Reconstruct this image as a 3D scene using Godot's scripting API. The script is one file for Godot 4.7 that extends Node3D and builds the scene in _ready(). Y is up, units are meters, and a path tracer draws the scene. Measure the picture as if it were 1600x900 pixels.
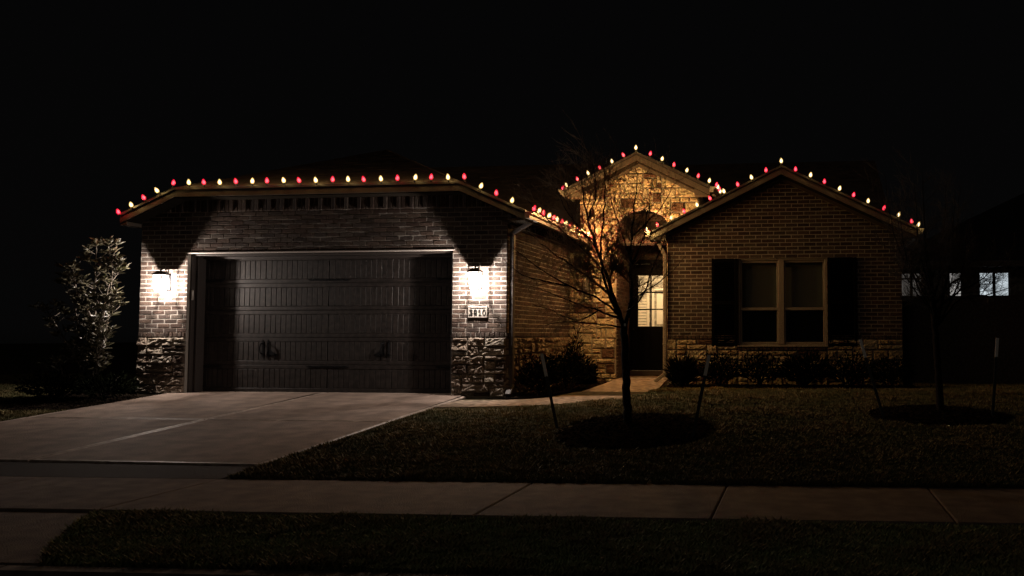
extends Node3D

# ---------------------------------------------------------------- state
var rng := RandomNumberGenerator.new()
var M := {}
var taken := {}
var brick_cache := {}
var bricks_left := 296
var stones_left := 298
const HOUSE := Vector3(-4.8, 0, -2.0)
var house: Node3D

# lamp strengths
const LANTERN_E := 4.7
const BULB_WHITE_E := 0.055
const BULB_RED_E := 0.018
const COURT_GAIN := 19.0

# ---------------------------------------------------------------- naming
func numbered(called: String) -> String:
	var n: int = taken.get(called, 0)
	taken[called] = n + 1
	return called if n == 0 else "%s_%03d" % [called, n]

func thing(called: String, label: String, category: String, at := Vector3.ZERO, group := "") -> Node3D:
	var o := Node3D.new()
	o.name = numbered(called)
	add_child(o)
	o.position = at
	tag(o, label, category, group)
	return o

func tag(o: Node, label: String, category: String, group := "", kind := "") -> void:
	if label:
		o.set_meta("label", label)
	if category:
		o.set_meta("category", category)
	if group:
		o.set_meta("group", group)
	if kind:
		o.set_meta("kind", kind)

func obj(called: String, mesh: Mesh, mat: Material, parent: Node = self, at := Vector3.ZERO) -> MeshInstance3D:
	var o := MeshInstance3D.new()
	o.name = numbered(called) if parent == self else called
	o.mesh = mesh
	if mat:
		o.material_override = mat
	o.position = at
	parent.add_child(o, true)
	return o

func struct(called: String, mesh: Mesh, mat: Material, label: String, category: String) -> MeshInstance3D:
	var o := obj(called, mesh, mat)
	tag(o, label, category, "", "structure")
	return o

func hpart(called: String, mesh: Mesh, mat: Material, parent: Node = null) -> MeshInstance3D:
	# a part of the house whose mesh is in world coordinates
	var p: Node = house if parent == null else parent
	return obj(called, mesh, mat, p, -HOUSE if p == house else Vector3.ZERO)

# ---------------------------------------------------------------- mesh helpers
func begin(smooth := false) -> SurfaceTool:
	var st := SurfaceTool.new()
	st.begin(Mesh.PRIMITIVE_TRIANGLES)
	st.set_smooth_group(0 if smooth else -1)
	return st

func done(st: SurfaceTool) -> ArrayMesh:
	st.generate_normals()
	return st.commit()

func tri(st: SurfaceTool, a: Vector3, b: Vector3, c: Vector3) -> void:
	st.add_vertex(a); st.add_vertex(c); st.add_vertex(b)

func quad(st: SurfaceTool, a: Vector3, b: Vector3, c: Vector3, d: Vector3) -> void:
	tri(st, a, b, c); tri(st, a, c, d)

func box(st: SurfaceTool, lo: Vector3, hi: Vector3, t := Transform3D()) -> void:
	var p := []
	for k in 8:
		p.append(t * Vector3(hi.x if k & 1 else lo.x, hi.y if k & 2 else lo.y, hi.z if k & 4 else lo.z))
	quad(st, p[4], p[5], p[7], p[6])
	quad(st, p[1], p[0], p[2], p[3])
	quad(st, p[5], p[1], p[3], p[7])
	quad(st, p[0], p[4], p[6], p[2])
	quad(st, p[6], p[7], p[3], p[2])
	quad(st, p[0], p[1], p[5], p[4])

# a box with chamfered long edges on all sides
func cbox(st: SurfaceTool, lo: Vector3, hi: Vector3, ch := 0.006, t := Transform3D()) -> void:
	var c := (lo + hi) / 2.0
	var h := (hi - lo) / 2.0
	ch = minf(ch, minf(h.x, minf(h.y, h.z)) * 0.45)
	var ax := [Vector3(1, 0, 0), Vector3(0, 1, 0), Vector3(0, 0, 1)]
	for a in 3:
		var u: Vector3 = ax[(a + 1) % 3]
		var v: Vector3 = ax[(a + 2) % 3]
		var w: Vector3 = ax[a]
		for s: float in [-1.0, 1.0]:
			var o: Vector3 = c + w * h[a] * s
			var du: Vector3 = u * (h[(a + 1) % 3] - ch)
			var dv: Vector3 = v * (h[(a + 2) % 3] - ch)
			if s > 0:
				quad(st, t * (o - du - dv), t * (o + du - dv), t * (o + du + dv), t * (o - du + dv))
			else:
				quad(st, t * (o - du + dv), t * (o + du + dv), t * (o + du - dv), t * (o - du - dv))
			# chamfers shared between +-w and +-u
			for s2: float in [-1.0, 1.0]:
				var e0: Vector3 = c + w * h[a] * s + u * (h[(a + 1) % 3] - ch) * s2
				var e1: Vector3 = c + w * (h[a] - ch) * s + u * h[(a + 1) % 3] * s2
				if s * s2 > 0:
					quad(st, t * (e0 - dv), t * (e1 - dv), t * (e1 + dv), t * (e0 + dv))
				else:
					quad(st, t * (e0 + dv), t * (e1 + dv), t * (e1 - dv), t * (e0 - dv))

func box_mesh(lo: Vector3, hi: Vector3, ch := 0.006) -> ArrayMesh:
	var st := begin()
	cbox(st, lo, hi, ch)
	return done(st)

func ccw(poly: PackedVector2Array) -> PackedVector2Array:
	var a := 0.0
	for i in poly.size():
		a += poly[i].cross(poly[(i + 1) % poly.size()])
	if a < 0:
		poly.reverse()
	return poly

func area(poly: PackedVector2Array) -> float:
	var a := 0.0
	for i in poly.size():
		a += poly[i].cross(poly[(i + 1) % poly.size()])
	return absf(a) / 2.0

func prism(st: SurfaceTool, poly0: PackedVector2Array, w0: float, w1: float, t := Transform3D()) -> void:
	var poly := ccw(poly0.duplicate())
	var n := poly.size()
	var idx := Geometry2D.triangulate_polygon(poly)
	for k in range(0, idx.size(), 3):
		var a := poly[idx[k]]
		var b := poly[idx[k + 1]]
		var c := poly[idx[k + 2]]
		if (b - a).cross(c - a) < 0:
			var s := b
			b = c
			c = s
		tri(st, t * Vector3(a.x, a.y, w1), t * Vector3(b.x, b.y, w1), t * Vector3(c.x, c.y, w1))
		tri(st, t * Vector3(a.x, a.y, w0), t * Vector3(c.x, c.y, w0), t * Vector3(b.x, b.y, w0))
	for i in n:
		var p := poly[i]
		var q := poly[(i + 1) % n]
		quad(st, t * Vector3(p.x, p.y, w0), t * Vector3(q.x, q.y, w0), t * Vector3(q.x, q.y, w1), t * Vector3(p.x, p.y, w1))

# a convex piece with a chamfered, slightly uneven front (bricks, boards)
func piece(st: SurfaceTool, poly0: PackedVector2Array, d: float, ch: float, jit := 0.0, t := Transform3D(), back := 0.0) -> void:
	var poly := ccw(poly0.duplicate())
	var n := poly.size()
	var c := Vector2.ZERO
	var lo := poly[0]
	var hi := poly[0]
	for p in poly:
		c += p / n
		lo = lo.min(p)
		hi = hi.max(p)
	var h := (hi - lo) / 2.0
	var k := Vector2(maxf(0.2, 1.0 - ch / maxf(h.x, 0.001)), maxf(0.2, 1.0 - ch / maxf(h.y, 0.001)))
	var outer := []
	var inner := []
	for p in poly:
		var j := Vector2(rng.randf_range(-jit, jit), rng.randf_range(-jit, jit))
		outer.append(p + j)
		inner.append((c + (p - c) * k) + j)
	var tilt := Vector2(rng.randf_range(-jit, jit), rng.randf_range(-jit, jit)) * 0.6
	for i in n:
		var q := (i + 1) % n
		var a: Vector2 = outer[i]
		var b: Vector2 = outer[q]
		var e: Vector2 = inner[i]
		var f: Vector2 = inner[q]
		quad(st, t * Vector3(a.x, a.y, back), t * Vector3(b.x, b.y, back), t * Vector3(b.x, b.y, d - ch * 0.8), t * Vector3(a.x, a.y, d - ch * 0.8))
		quad(st, t * Vector3(a.x, a.y, d - ch * 0.8), t * Vector3(b.x, b.y, d - ch * 0.8), t * Vector3(f.x, f.y, d + tilt.dot((f - c) / h)), t * Vector3(e.x, e.y, d + tilt.dot((e - c) / h)))
		if i > 0 and i < n - 1:
			var g: Vector2 = inner[0]
			tri(st, t * Vector3(g.x, g.y, d + tilt.dot((g - c) / h)), t * Vector3(e.x, e.y, d + tilt.dot((e - c) / h)), t * Vector3(f.x, f.y, d + tilt.dot((f - c) / h)))

# a split-faced stone from any polygon
func rough_piece(st: SurfaceTool, poly0: PackedVector2Array, d: float, amp: float, t := Transform3D()) -> void:
	var src := ccw(poly0.duplicate())
	var poly := PackedVector2Array()
	for i in src.size():
		var a := src[i]
		var b := src[(i + 1) % src.size()]
		var parts := maxi(1, int(a.distance_to(b) / 0.055))
		for k in parts:
			poly.append(a.lerp(b, float(k) / parts))
	var n := poly.size()
	var c := Vector2.ZERO
	var lo := poly[0]
	var hi := poly[0]
	for p in poly:
		c += p / n
		lo = lo.min(p)
		hi = hi.max(p)
	var h := ((hi - lo) / 2.0).max(Vector2(0.01, 0.01))
	var rings := []
	var insets := [0.0, 0.0, 0.016, 0.05]
	var face_tilt := Vector2(rng.randf_range(-1, 1), rng.randf_range(-1.2, 0.6)) * amp * 0.7
	for r in 4:
		var ring := []
		for p in poly:
			var k := Vector2(maxf(0.15, 1.0 - insets[r] / h.x), maxf(0.15, 1.0 - insets[r] / h.y))
			var q := c + (p - c) * k
			var w := 0.0
			if r == 1:
				q += Vector2(rng.randf_range(-0.004, 0.004), rng.randf_range(-0.004, 0.004))
				w = d * rng.randf_range(0.25, 0.5)
			elif r > 1:
				q += Vector2(rng.randf_range(-0.007, 0.007), rng.randf_range(-0.007, 0.007))
				w = d + rng.randf_range(-amp, amp) * (0.8 if r == 2 else 1.0) + face_tilt.dot((q - c) / h)
			ring.append(Vector3(q.x, q.y, maxf(w, 0.0)))
		rings.append(ring)
	for r in 3:
		for i in n:
			var j := (i + 1) % n
			quad(st, t * rings[r][i], t * rings[r][j], t * rings[r + 1][j], t * rings[r + 1][i])
	# the middle: a ridge of points along the long axis
	var long_x := h.x > h.y
	var half := maxf(0.0, (h.x if long_x else h.y) - (h.y if long_x else h.x) * 0.9)
	var cnt := maxi(1, int(half * 2.0 / 0.07) + 1)
	var mids := []
	for k in cnt:
		var f := 0.0 if cnt == 1 else lerpf(-1.0, 1.0, float(k) / (cnt - 1)) * half
		var q := c + (Vector2(f, 0) if long_x else Vector2(0, f))
		mids.append(Vector3(q.x, q.y, d + rng.randf_range(-amp, amp) * 1.1 + face_tilt.dot((q - c) / h)))
	var near := []
	for i in n:
		var best := 0
		for k in cnt:
			if rings[3][i].distance_squared_to(mids[k]) < rings[3][i].distance_squared_to(mids[best]):
				best = k
		near.append(best)
	for i in n:
		var j := (i + 1) % n
		tri(st, t * rings[3][i], t * rings[3][j], t * mids[near[j]])
		if near[i] != near[j]:
			var step := 1 if near[i] > near[j] else -1
			var k: int = near[j]
			while k != near[i]:
				tri(st, t * rings[3][i], t * mids[k], t * mids[k + step])
				k += step

func tube(st: SurfaceTool, pts: Array, radii: Array, sides := 6, caps := true) -> void:
	var rings := []
	var up := Vector3(0.31, 0.12, 0.94).normalized()
	for i in pts.size():
		var d: Vector3 = (pts[mini(i + 1, pts.size() - 1)] - pts[maxi(i - 1, 0)]).normalized()
		var a := d.cross(up)
		if a.length() < 0.05:
			a = d.cross(Vector3(1, 0, 0))
		a = a.normalized()
		var b := d.cross(a).normalized()
		var ring := []
		for s in sides:
			var ang := TAU * s / sides
			ring.append(pts[i] + (a * cos(ang) + b * sin(ang)) * radii[i])
		rings.append(ring)
	for i in pts.size() - 1:
		for s in sides:
			var s2 := (s + 1) % sides
			quad(st, rings[i][s], rings[i][s2], rings[i + 1][s2], rings[i + 1][s])
	if caps:
		for s in range(1, sides - 1):
			var l: int = pts.size() - 1
			tri(st, rings[l][0], rings[l][s], rings[l][s + 1])
			tri(st, rings[0][0], rings[0][s + 1], rings[0][s])

func lathe(st: SurfaceTool, prof: Array, sides := 10, t := Transform3D()) -> void:
	for i in prof.size() - 1:
		for s in sides:
			var a0 := TAU * s / sides
			var a1 := TAU * (s + 1) / sides
			var p: Vector2 = prof[i]
			var q: Vector2 = prof[i + 1]
			var A := t * Vector3(cos(a0) * p.x, p.y, -sin(a0) * p.x)
			var B := t * Vector3(cos(a1) * p.x, p.y, -sin(a1) * p.x)
			var C := t * Vector3(cos(a1) * q.x, q.y, -sin(a1) * q.x)
			var D := t * Vector3(cos(a0) * q.x, q.y, -sin(a0) * q.x)
			if p.x > 0.0001:
				tri(st, A, B, C)
			if q.x > 0.0001:
				tri(st, A, C, D)

func rect(u0: float, v0: float, u1: float, v1: float) -> PackedVector2Array:
	return PackedVector2Array([Vector2(u0, v0), Vector2(u1, v0), Vector2(u1, v1), Vector2(u0, v1)])

# ---------------------------------------------------------------- materials
func noise_tex(freq: float, octaves: int, lo: float, hi: float, seed_: int, size := 512, normal := false, kind := FastNoiseLite.TYPE_SIMPLEX_SMOOTH) -> NoiseTexture2D:
	var n := FastNoiseLite.new()
	n.noise_type = kind
	n.seed = seed_
	n.frequency = freq
	n.fractal_octaves = octaves
	var t := NoiseTexture2D.new()
	t.width = size
	t.height = size
	t.seamless = true
	t.noise = n
	if normal:
		t.as_normal_map = true
		t.bump_strength = 6.0
	else:
		var g := Gradient.new()
		g.set_color(0, Color(lo, lo, lo))
		g.set_color(1, Color(hi, hi, hi))
		t.color_ramp = g
	return t

func mat(lin: Color, rough := 0.8, metal := 0.0) -> StandardMaterial3D:
	var m := StandardMaterial3D.new()
	m.albedo_color = lin.linear_to_srgb()
	m.roughness = rough
	m.metallic = metal
	return m

func textured(lin: Color, rough: float, tex: Texture2D, scale: float, bump: Texture2D = null, bump_cm := 0.0, world := true) -> StandardMaterial3D:
	var m := mat(lin, rough)
	m.albedo_texture = tex
	m.uv1_triplanar = true
	m.uv1_world_triplanar = world
	m.uv1_scale = Vector3(scale, scale, scale)
	if bump:
		m.heightmap_enabled = true
		m.heightmap_texture = bump
		m.heightmap_scale = bump_cm
	return m

func glow(lin: Color, energy: float) -> StandardMaterial3D:
	var m := mat(Color(0.3, 0.3, 0.3), 0.4)
	m.emission_enabled = true
	m.emission = lin.linear_to_srgb()
	m.emission_energy_multiplier = energy
	return m

func shell(lin: Color, energy: float, alpha: float) -> StandardMaterial3D:
	# tinted glass lit from inside
	var m := glow(lin, energy)
	m.transparency = BaseMaterial3D.TRANSPARENCY_ALPHA
	m.albedo_color = Color(0.3, 0.2, 0.1, alpha)
	m.roughness = 0.4
	return m

func make_materials() -> void:
	var grain := noise_tex(0.03, 5, 0.55, 1.0, 11)
	var fine := noise_tex(0.09, 4, 0.5, 1.0, 12)
	var blotch := noise_tex(0.012, 5, 0.45, 1.0, 13)
	var smooth := noise_tex(0.008, 3, 0.74, 1.0, 17)
	var bumpy := noise_tex(0.05, 5, 0.0, 1.0, 14)
	var bumpf := noise_tex(0.14, 4, 0.0, 1.0, 15)
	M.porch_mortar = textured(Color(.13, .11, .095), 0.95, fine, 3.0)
	M.bricks = []
	for c in [Color(.140, .096, .076), Color(.112, .074, .060), Color(.165, .118, .094), Color(.082, .060, .051), Color(.150, .118, .098), Color(.125, .094, .081), Color(.100, .075, .064)]:
		M.bricks.append(textured(c, 0.88, grain, 2.2, bumpf, 0.5))
	M.brick_tones = [Color(.140, .096, .076), Color(.112, .074, .060), Color(.165, .118, .094), Color(.082, .060, .051), Color(.150, .118, .098), Color(.125, .094, .081), Color(.100, .075, .064)]
	M.brickwork = textured(Color(1, 1, 1), 0.88, grain, 2.2, bumpf, 0.5)
	M.brickwork.vertex_color_use_as_albedo = true
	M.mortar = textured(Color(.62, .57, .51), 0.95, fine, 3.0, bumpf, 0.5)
	M.stones_dark = []
	for c in [Color(.36, .29, .23), Color(.29, .23, .18), Color(.40, .34, .27), Color(.11, .08, .062), Color(.32, .28, .23)]:
		M.stones_dark.append(textured(c, 0.9, grain, 1.7, bumpy, 1.6))
	M.stones_cream = []
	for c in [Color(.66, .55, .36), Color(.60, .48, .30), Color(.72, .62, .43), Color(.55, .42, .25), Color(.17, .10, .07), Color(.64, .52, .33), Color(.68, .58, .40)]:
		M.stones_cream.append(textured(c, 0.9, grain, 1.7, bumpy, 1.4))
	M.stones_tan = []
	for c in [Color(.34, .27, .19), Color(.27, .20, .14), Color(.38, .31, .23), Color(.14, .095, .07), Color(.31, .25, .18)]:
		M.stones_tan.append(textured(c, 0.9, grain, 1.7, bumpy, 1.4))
	M.stonework = textured(Color(1, 1, 1), 0.9, grain, 1.7, bumpy, 1.4)
	M.stonework.vertex_color_use_as_albedo = true
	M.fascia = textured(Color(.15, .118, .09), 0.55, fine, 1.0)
	M.gutter = textured(Color(.50, .45, .38), 0.32, fine, 0.8)
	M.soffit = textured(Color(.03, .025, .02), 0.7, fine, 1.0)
	M.trim = textured(Color(.055, .040, .034), 0.6, fine, 1.0)
	M.sash = textured(Color(.46, .40, .33), 0.5, fine, 1.0)
	M.door = textured(Color(.044, .033, .029), 0.58, blotch, 1.2)
	M.iron = mat(Color(.012, .012, .013), 0.45, 0.3)
	M.lintel = mat(Color(.55, .50, .46), 0.5)
	M.shingle = textured(Color(1, 1, 1), 0.95, fine, 4.0, bumpf, 0.8)
	M.shingle.vertex_color_use_as_albedo = true
	M.roof = textured(Color(.02, .018, .016), 0.95, fine, 3.0)
	M.shutter = textured(Color(.0045, .0045, .006), 0.7, fine, 1.0)
	M.front_door = textured(Color(.006, .006, .007), 0.5, fine, 1.0)
	M.plaque = textured(Color(.36, .32, .28), 0.85, fine, 3.0, bumpf, 0.3)
	M.plaque_in = textured(Color(.55, .49, .43), 0.9, fine, 3.0)
	M.black = mat(Color(.008, .008, .008), 0.5)
	M.glass = StandardMaterial3D.new()
	M.glass.transparency = BaseMaterial3D.TRANSPARENCY_ALPHA
	M.glass.albedo_color = Color(0.5, 0.6, 0.55, 0.015)
	M.glass.roughness = 0.03
	M.lamp_glass = StandardMaterial3D.new()
	M.lamp_glass.transparency = BaseMaterial3D.TRANSPARENCY_ALPHA
	M.lamp_glass.albedo_color = Color(1.0, 0.97, 0.92, 0.06)
	M.lamp_glass.roughness = 0.1
	M.dark_room = mat(Color(.008, .008, .009), 0.95)
	M.blind = textured(Color(.19, .20, .15), 0.9, fine, 2.0)
	M.cream = textured(Color(.72, .63, .48), 0.9, blotch, 1.0)
	M.white_paint = mat(Color(.78, .68, .52), 0.6)
	M.tile = textured(Color(.36, .26, .18), 0.5, blotch, 2.0)
	M.concrete = textured(Color(.41, .315, .26), 0.82, smooth, 0.55, bumpf, 0.35)
	M.concrete.detail_enabled = true
	M.concrete.detail_blend_mode = BaseMaterial3D.BLEND_MODE_MUL
	M.concrete.detail_albedo = noise_tex(0.2, 3, 0.72, 1.0, 21)
	M.concrete.detail_uv_layer = BaseMaterial3D.DETAIL_UV_1
	M.concrete_edge = textured(Color(.70, .57, .48), 0.5, blotch, 0.9)
	M.aggregate = textured(Color(.13, .10, .085), 0.8, fine, 3.0, bumpf, 2.0)
	M.walk = textured(Color(.44, .34, .25), 0.85, blotch, 0.9, bumpf, 0.4)
	M.sidewalk = textured(Color(.225, .175, .145), 0.9, smooth, 0.8, bumpf, 0.5)
	M.kerb = textured(Color(.30, .25, .22), 0.9, blotch, 1.0)
	M.road = textured(Color(.05, .047, .044), 0.9, fine, 2.0, bumpf, 0.8)
	M.soil = textured(Color(.08, .065, .035), 1.0, blotch, 0.7)
	M.mulch = textured(Color(.018, .014, .011), 1.0, fine, 2.0)
	M.chips = mat(Color(1, 1, 1), 1.0)
	M.chips.vertex_color_use_as_albedo = true
	M.grass = mat(Color(1, 1, 1), 0.8)
	M.grass.vertex_color_use_as_albedo = true
	M.bark = textured(Color(.022, .017, .014), 0.95, grain, 3.0, bumpy, 1.5)
	M.twig_dark = mat(Color(.02, .016, .013), 0.9)
	M.twig = mat(Color(.17, .125, .085), 0.9)
	M.mag_bark = textured(Color(.20, .165, .13), 0.9, grain, 3.0)
	M.mag_leaves = []
	for c in [Color(.055, .05, .03), Color(.075, .068, .042), Color(.10, .085, .055), Color(.115, .085, .055)]:
		var m := mat(c, 0.34)
		m.backlight_enabled = true
		m.backlight = Color(0.12, 0.13, 0.05)
		M.mag_leaves.append(m)
	M.mag_stuff = mat(Color(1, 1, 1), 0.36)
	M.mag_stuff.vertex_color_use_as_albedo = true
	M.shrub = mat(Color(1, 1, 1), 0.6)
	M.shrub.vertex_color_use_as_albedo = true
	M.stake_dark = mat(Color(.02, .022, .02), 0.7)
	M.stake_white = mat(Color(.80, .80, .78), 0.6)
	M.wire = mat(Color(.012, .02, .012), 0.7)
	M.bulb_white = glow(Color(1.0, 0.86, 0.50), 5.0)
	M.bulb_red = glow(Color(1.0, 0.16, 0.24), 3.0)
	M.bulb_white_shell = shell(Color(1.0, 0.68, 0.22), 1.5, 0.40)
	M.bulb_red_shell = shell(Color(1.0, 0.004, 0.04), 1.4, 0.62)
	M.lamp_bulb = glow(Color(1.0, 0.93, 0.82), 16.0)
	M.ceiling_bulb = glow(Color(1.0, 0.80, 0.50), 3.0)
	M.window_white = glow(Color(0.74, 0.84, 0.90), 1.05)
	M.window_grey = glow(Color(0.74, 0.66, 0.60), 0.13)
	M.window_mid = glow(Color(0.86, 0.82, 0.78), 0.8)
	var room := noise_tex(0.015, 3, 0.6, 1.0, 41, 256)
	for w in [M.window_white, M.window_grey, M.window_mid]:
		w.emission_texture = room
		w.emission_operator = BaseMaterial3D.EMISSION_OP_MULTIPLY
		w.uv1_triplanar = true
		w.uv1_world_triplanar = true
		w.uv1_scale = Vector3.ONE * 0.9
	M.fence = textured(Color(.09, .07, .055), 0.95, grain, 1.0)
	M.neighbour_wall = textured(Color(.22, .19, .16), 0.9, blotch, 1.0)
	M.neighbour_roof = textured(Color(.02, .018, .017), 0.95, fine, 2.0)
	M.keypad = mat(Color(.55, .53, .50), 0.5)
	for k in ["concrete", "concrete_edge", "aggregate", "sidewalk", "walk", "mulch", "chips", "soil", "grass", "bark", "twig", "shrub", "brickwork", "mortar", "stonework", "road", "kerb"]:
		M[k].metallic_specular = 0.22 if k != "shrub" else 0.08
	for k in ["bricks", "stones_dark", "stones_cream", "stones_tan"]:
		for m in M[k]:
			m.metallic_specular = 0.25
	M.mulch.metallic_specular = 0.0
	M.door.metallic_specular = 0.4
	M.soffit.metallic_specular = 0.0
	M.front_door.metallic_specular = 0.12
	M.shutter.metallic_specular = 0.12
	M.iron.metallic_specular = 0.2
	M.chips.metallic_specular = 0.0

# ---------------------------------------------------------------- ready
func _ready() -> void:
	rng.seed = 7
	# camera: an ordinary lens with its picture taken off-centre (the photograph is a crop)
	var cam := Camera3D.new()
	cam.name = "camera"
	cam.near = 0.1
	cam.far = 400.0
	cam.projection = Camera3D.PROJECTION_FRUSTUM
	cam.size = 0.1 * 900.0 / 1400.0
	cam.frustum_offset = Vector2(0.1 * (800.0 - 1078.0) / 1400.0, 0.0)
	add_child(cam)
	cam.position = Vector3(0, 1.0, 14.4)
	cam.rotation = Vector3(deg_to_rad(3.0), deg_to_rad(7.0), 0)
	cam.current = true
	# sky and exposure
	var env := Environment.new()
	env.background_mode = Environment.BG_SKY
	var sky := Sky.new()
	var sm := ProceduralSkyMaterial.new()
	sm.sky_top_color = Color(.0014, .0014, .0015).linear_to_srgb()
	sm.sky_horizon_color = Color(.0018, .0017, .0017).linear_to_srgb()
	sm.ground_bottom_color = Color(.001, .001, .001).linear_to_srgb()
	sm.ground_horizon_color = Color(.0014, .0013, .0012).linear_to_srgb()
	sm.sky_curve = 0.2
	sky.sky_material = sm
	env.sky = sky
	env.background_energy_multiplier = 1.0
	env.tonemap_mode = Environment.TONE_MAPPER_LINEAR
	env.tonemap_exposure = 1.0
	env.sdfgi_enabled = true
	env.ssao_enabled = true
	env.ssil_enabled = true
	var we := WorldEnvironment.new()
	we.name = "world_environment"
	we.environment = env
	add_child(we)
	# the moon: very weak, from behind the camera
	var moon := DirectionalLight3D.new()
	moon.name = "moonlight"
	moon.light_energy = 0.013
	moon.light_color = Color(1.0, 0.93, 0.86)
	moon.light_angular_distance = 14.0
	moon.shadow_enabled = true
	moon.sky_mode = DirectionalLight3D.SKY_MODE_LIGHT_ONLY
	add_child(moon)
	moon.rotation = Vector3(deg_to_rad(-34.0), deg_to_rad(-20.0), 0)

	make_materials()
	build_ground()
	build_house()
	build_neighbour()
	build_fence()
	build_lanterns()
	build_strings()
	build_trees()
	build_magnolia()
	build_shrubs()
	build_grass()
	build_leaf_litter()

# ---------------------------------------------------------------- ground
func lawn_y(z: float) -> float:
	if z < -1.0:
		return 0.0
	return -0.36 * (z + 1.0) / 7.0

func walk_line(x: float, z_mid: float) -> float:
	# the pavement runs a little askew to the house
	return z_mid - 0.05 * (x + 2.0)

func ground_y(x: float, z: float) -> float:
	var far := walk_line(x, 6.2)
	var kerb_z := walk_line(x, 9.25)
	if z <= far - 0.02:
		return lawn_y(z) - 0.005
	if z <= kerb_z:
		return -0.415
	return -0.62

func build_ground() -> void:
	var st := begin()
	var xs := [-90.0, -50.0, -30.0, -22.0, -18.0, -15.0, -13.0, -11.5, -10.0, -8.0, -6.5, -5.5, -4.5, -3.5, -2.5, -1.5, -0.5, 0.5, 1.5, 2.5, 3.5, 5.0, 7.0, 10.0, 15.0, 30.0, 90.0]
	# strips along x; each cell is cut where the pavement lies
	var zs := ["n", -200.0, -60.0, -20.0, -8.0, -4.0, -1.0, 0.0, 1.5, 3.0, 4.5, "far", "far2", "kerb", "kerb2", 40.0, 200.0]
	for i in xs.size() - 1:
		for k in range(1, zs.size() - 1):
			var p := []
			for xx: float in [xs[i], xs[i + 1]]:
				for zk in [k, k + 1]:
					var zv: float
					var yv: float
					var cx := clampf(xx, -30, 30)
					if zs[zk] is String:
						zv = {"far": walk_line(cx, 6.18), "far2": walk_line(cx, 6.2), "kerb": walk_line(cx, 9.25), "kerb2": walk_line(cx, 9.27)}[zs[zk]]
						yv = {"far": lawn_y(zv) - 0.005, "far2": -0.415, "kerb": -0.415, "kerb2": -0.62}[zs[zk]]
					else:
						zv = zs[zk]
						yv = -0.62 if zv > 20 else lawn_y(zv) - 0.005
					p.append(Vector3(xx, yv, zv))
			quad(st, p[1], p[3], p[2], p[0])
	struct("ground", done(st), M.soil, "dark earth under the lawns and beds round the brick house", "ground")

	# road
	var r := begin()
	quad(r, Vector3(-60, -0.565, walk_line(-30, 9.5)), Vector3(-60, -0.565, 60), Vector3(60, -0.565, 60), Vector3(60, -0.565, walk_line(30, 9.5)))
	struct("road", done(r), M.road, "dark asphalt road in front of the kerb", "road")
	# kerb and gutter, in lengths
	var kerb := thing("kerb", "pale concrete kerb along the near edge of the grass verge", "kerb")
	kerb.set_meta("kind", "structure")
	var x := -12.0
	while x < 8.0:
		var w := 2.4
		var k := begin()
		var a := walk_line(x, 9.25)
		var b := walk_line(x + w, 9.25)
		var prof := [Vector2(0.0, -0.7), Vector2(0.0, -0.41), Vector2(0.02, -0.40), Vector2(0.13, -0.40), Vector2(0.16, -0.42), Vector2(0.19, -0.55), Vector2(0.5, -0.545), Vector2(0.5, -0.7)]
		for q in prof.size() - 1:
			quad(k, Vector3(x + 0.006, prof[q].y, a + prof[q].x), Vector3(x + w - 0.006, prof[q].y, b + prof[q].x), Vector3(x + w - 0.006, prof[q + 1].y, b + prof[q + 1].x), Vector3(x + 0.006, prof[q + 1].y, a + prof[q + 1].x))
		obj("kerb_stone", done(k), M.kerb, kerb)
		x += w

	# driveway: four slabs with smooth tooled margins, and a strip of exposed aggregate
	var drive := thing("driveway", "wide concrete driveway rising from the pavement to the garage door", "driveway")
	drive.set_meta("kind", "structure")
	var xl := -10.92
	var xm := -8.16
	var xr := -5.5
	var zm := 2.85
	var ze := 5.72
	slab(drive, xl, xm, -0.385, zm, true)
	slab(drive, xm, xr, -0.385, zm, true)
	slab(drive, xl, xm, zm, ze, true)
	slab(drive, xm, xr, zm, ze, true)
	# the strip down to the pavement
	var s := begin()
	var lip := drive_y(ze)
	var xx := xl
	while xx < xr - 0.01:
		var x2 := minf(xx + 0.9, xr)
		var za := walk_line(xx, 6.19)
		var zb := walk_line(x2, 6.19)
		quad(s, Vector3(xx, -0.372, za), Vector3(x2, -0.372, zb), Vector3(x2, lip - 0.016, ze + 0.004), Vector3(xx, lip - 0.016, ze + 0.004))
		xx = x2
	obj("aggregate_strip", done(s), M.aggregate, drive)
	# apron between pavement and road, with its flared side
	var ap := begin()
	var za0 := walk_line(xl, 7.735)
	var poly := PackedVector2Array([Vector2(-12.0, -walk_line(-12, 7.735)), Vector2(-5.55, -walk_line(-5.55, 7.735)), Vector2(-5.25, -walk_line(-5.25, 8.3)), Vector2(-4.95, -walk_line(-4.95, 8.8)), Vector2(-4.62, -walk_line(-4.62, 9.24)), Vector2(-12.0, -walk_line(-12, 9.24))])
	prism(ap, poly, -0.43, -0.392, Transform3D(Basis(Vector3(1, 0, 0), Vector3(0, 0, -1), Vector3(0, 1, 0)), Vector3.ZERO))
	obj("apron", done(ap), M.sidewalk, drive)

	# pavement slabs
	var walk := thing("pavement", "concrete pavement of square slabs crossing in front of the lawn", "pavement")
	walk.set_meta("kind", "structure")
	var js := [-14.5, -12.7, -10.9, -9.1, -7.3, -5.5, -2.48, -0.67, 1.13, 2.95, 4.77, 6.6, 8.4, 10.2]
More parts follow.
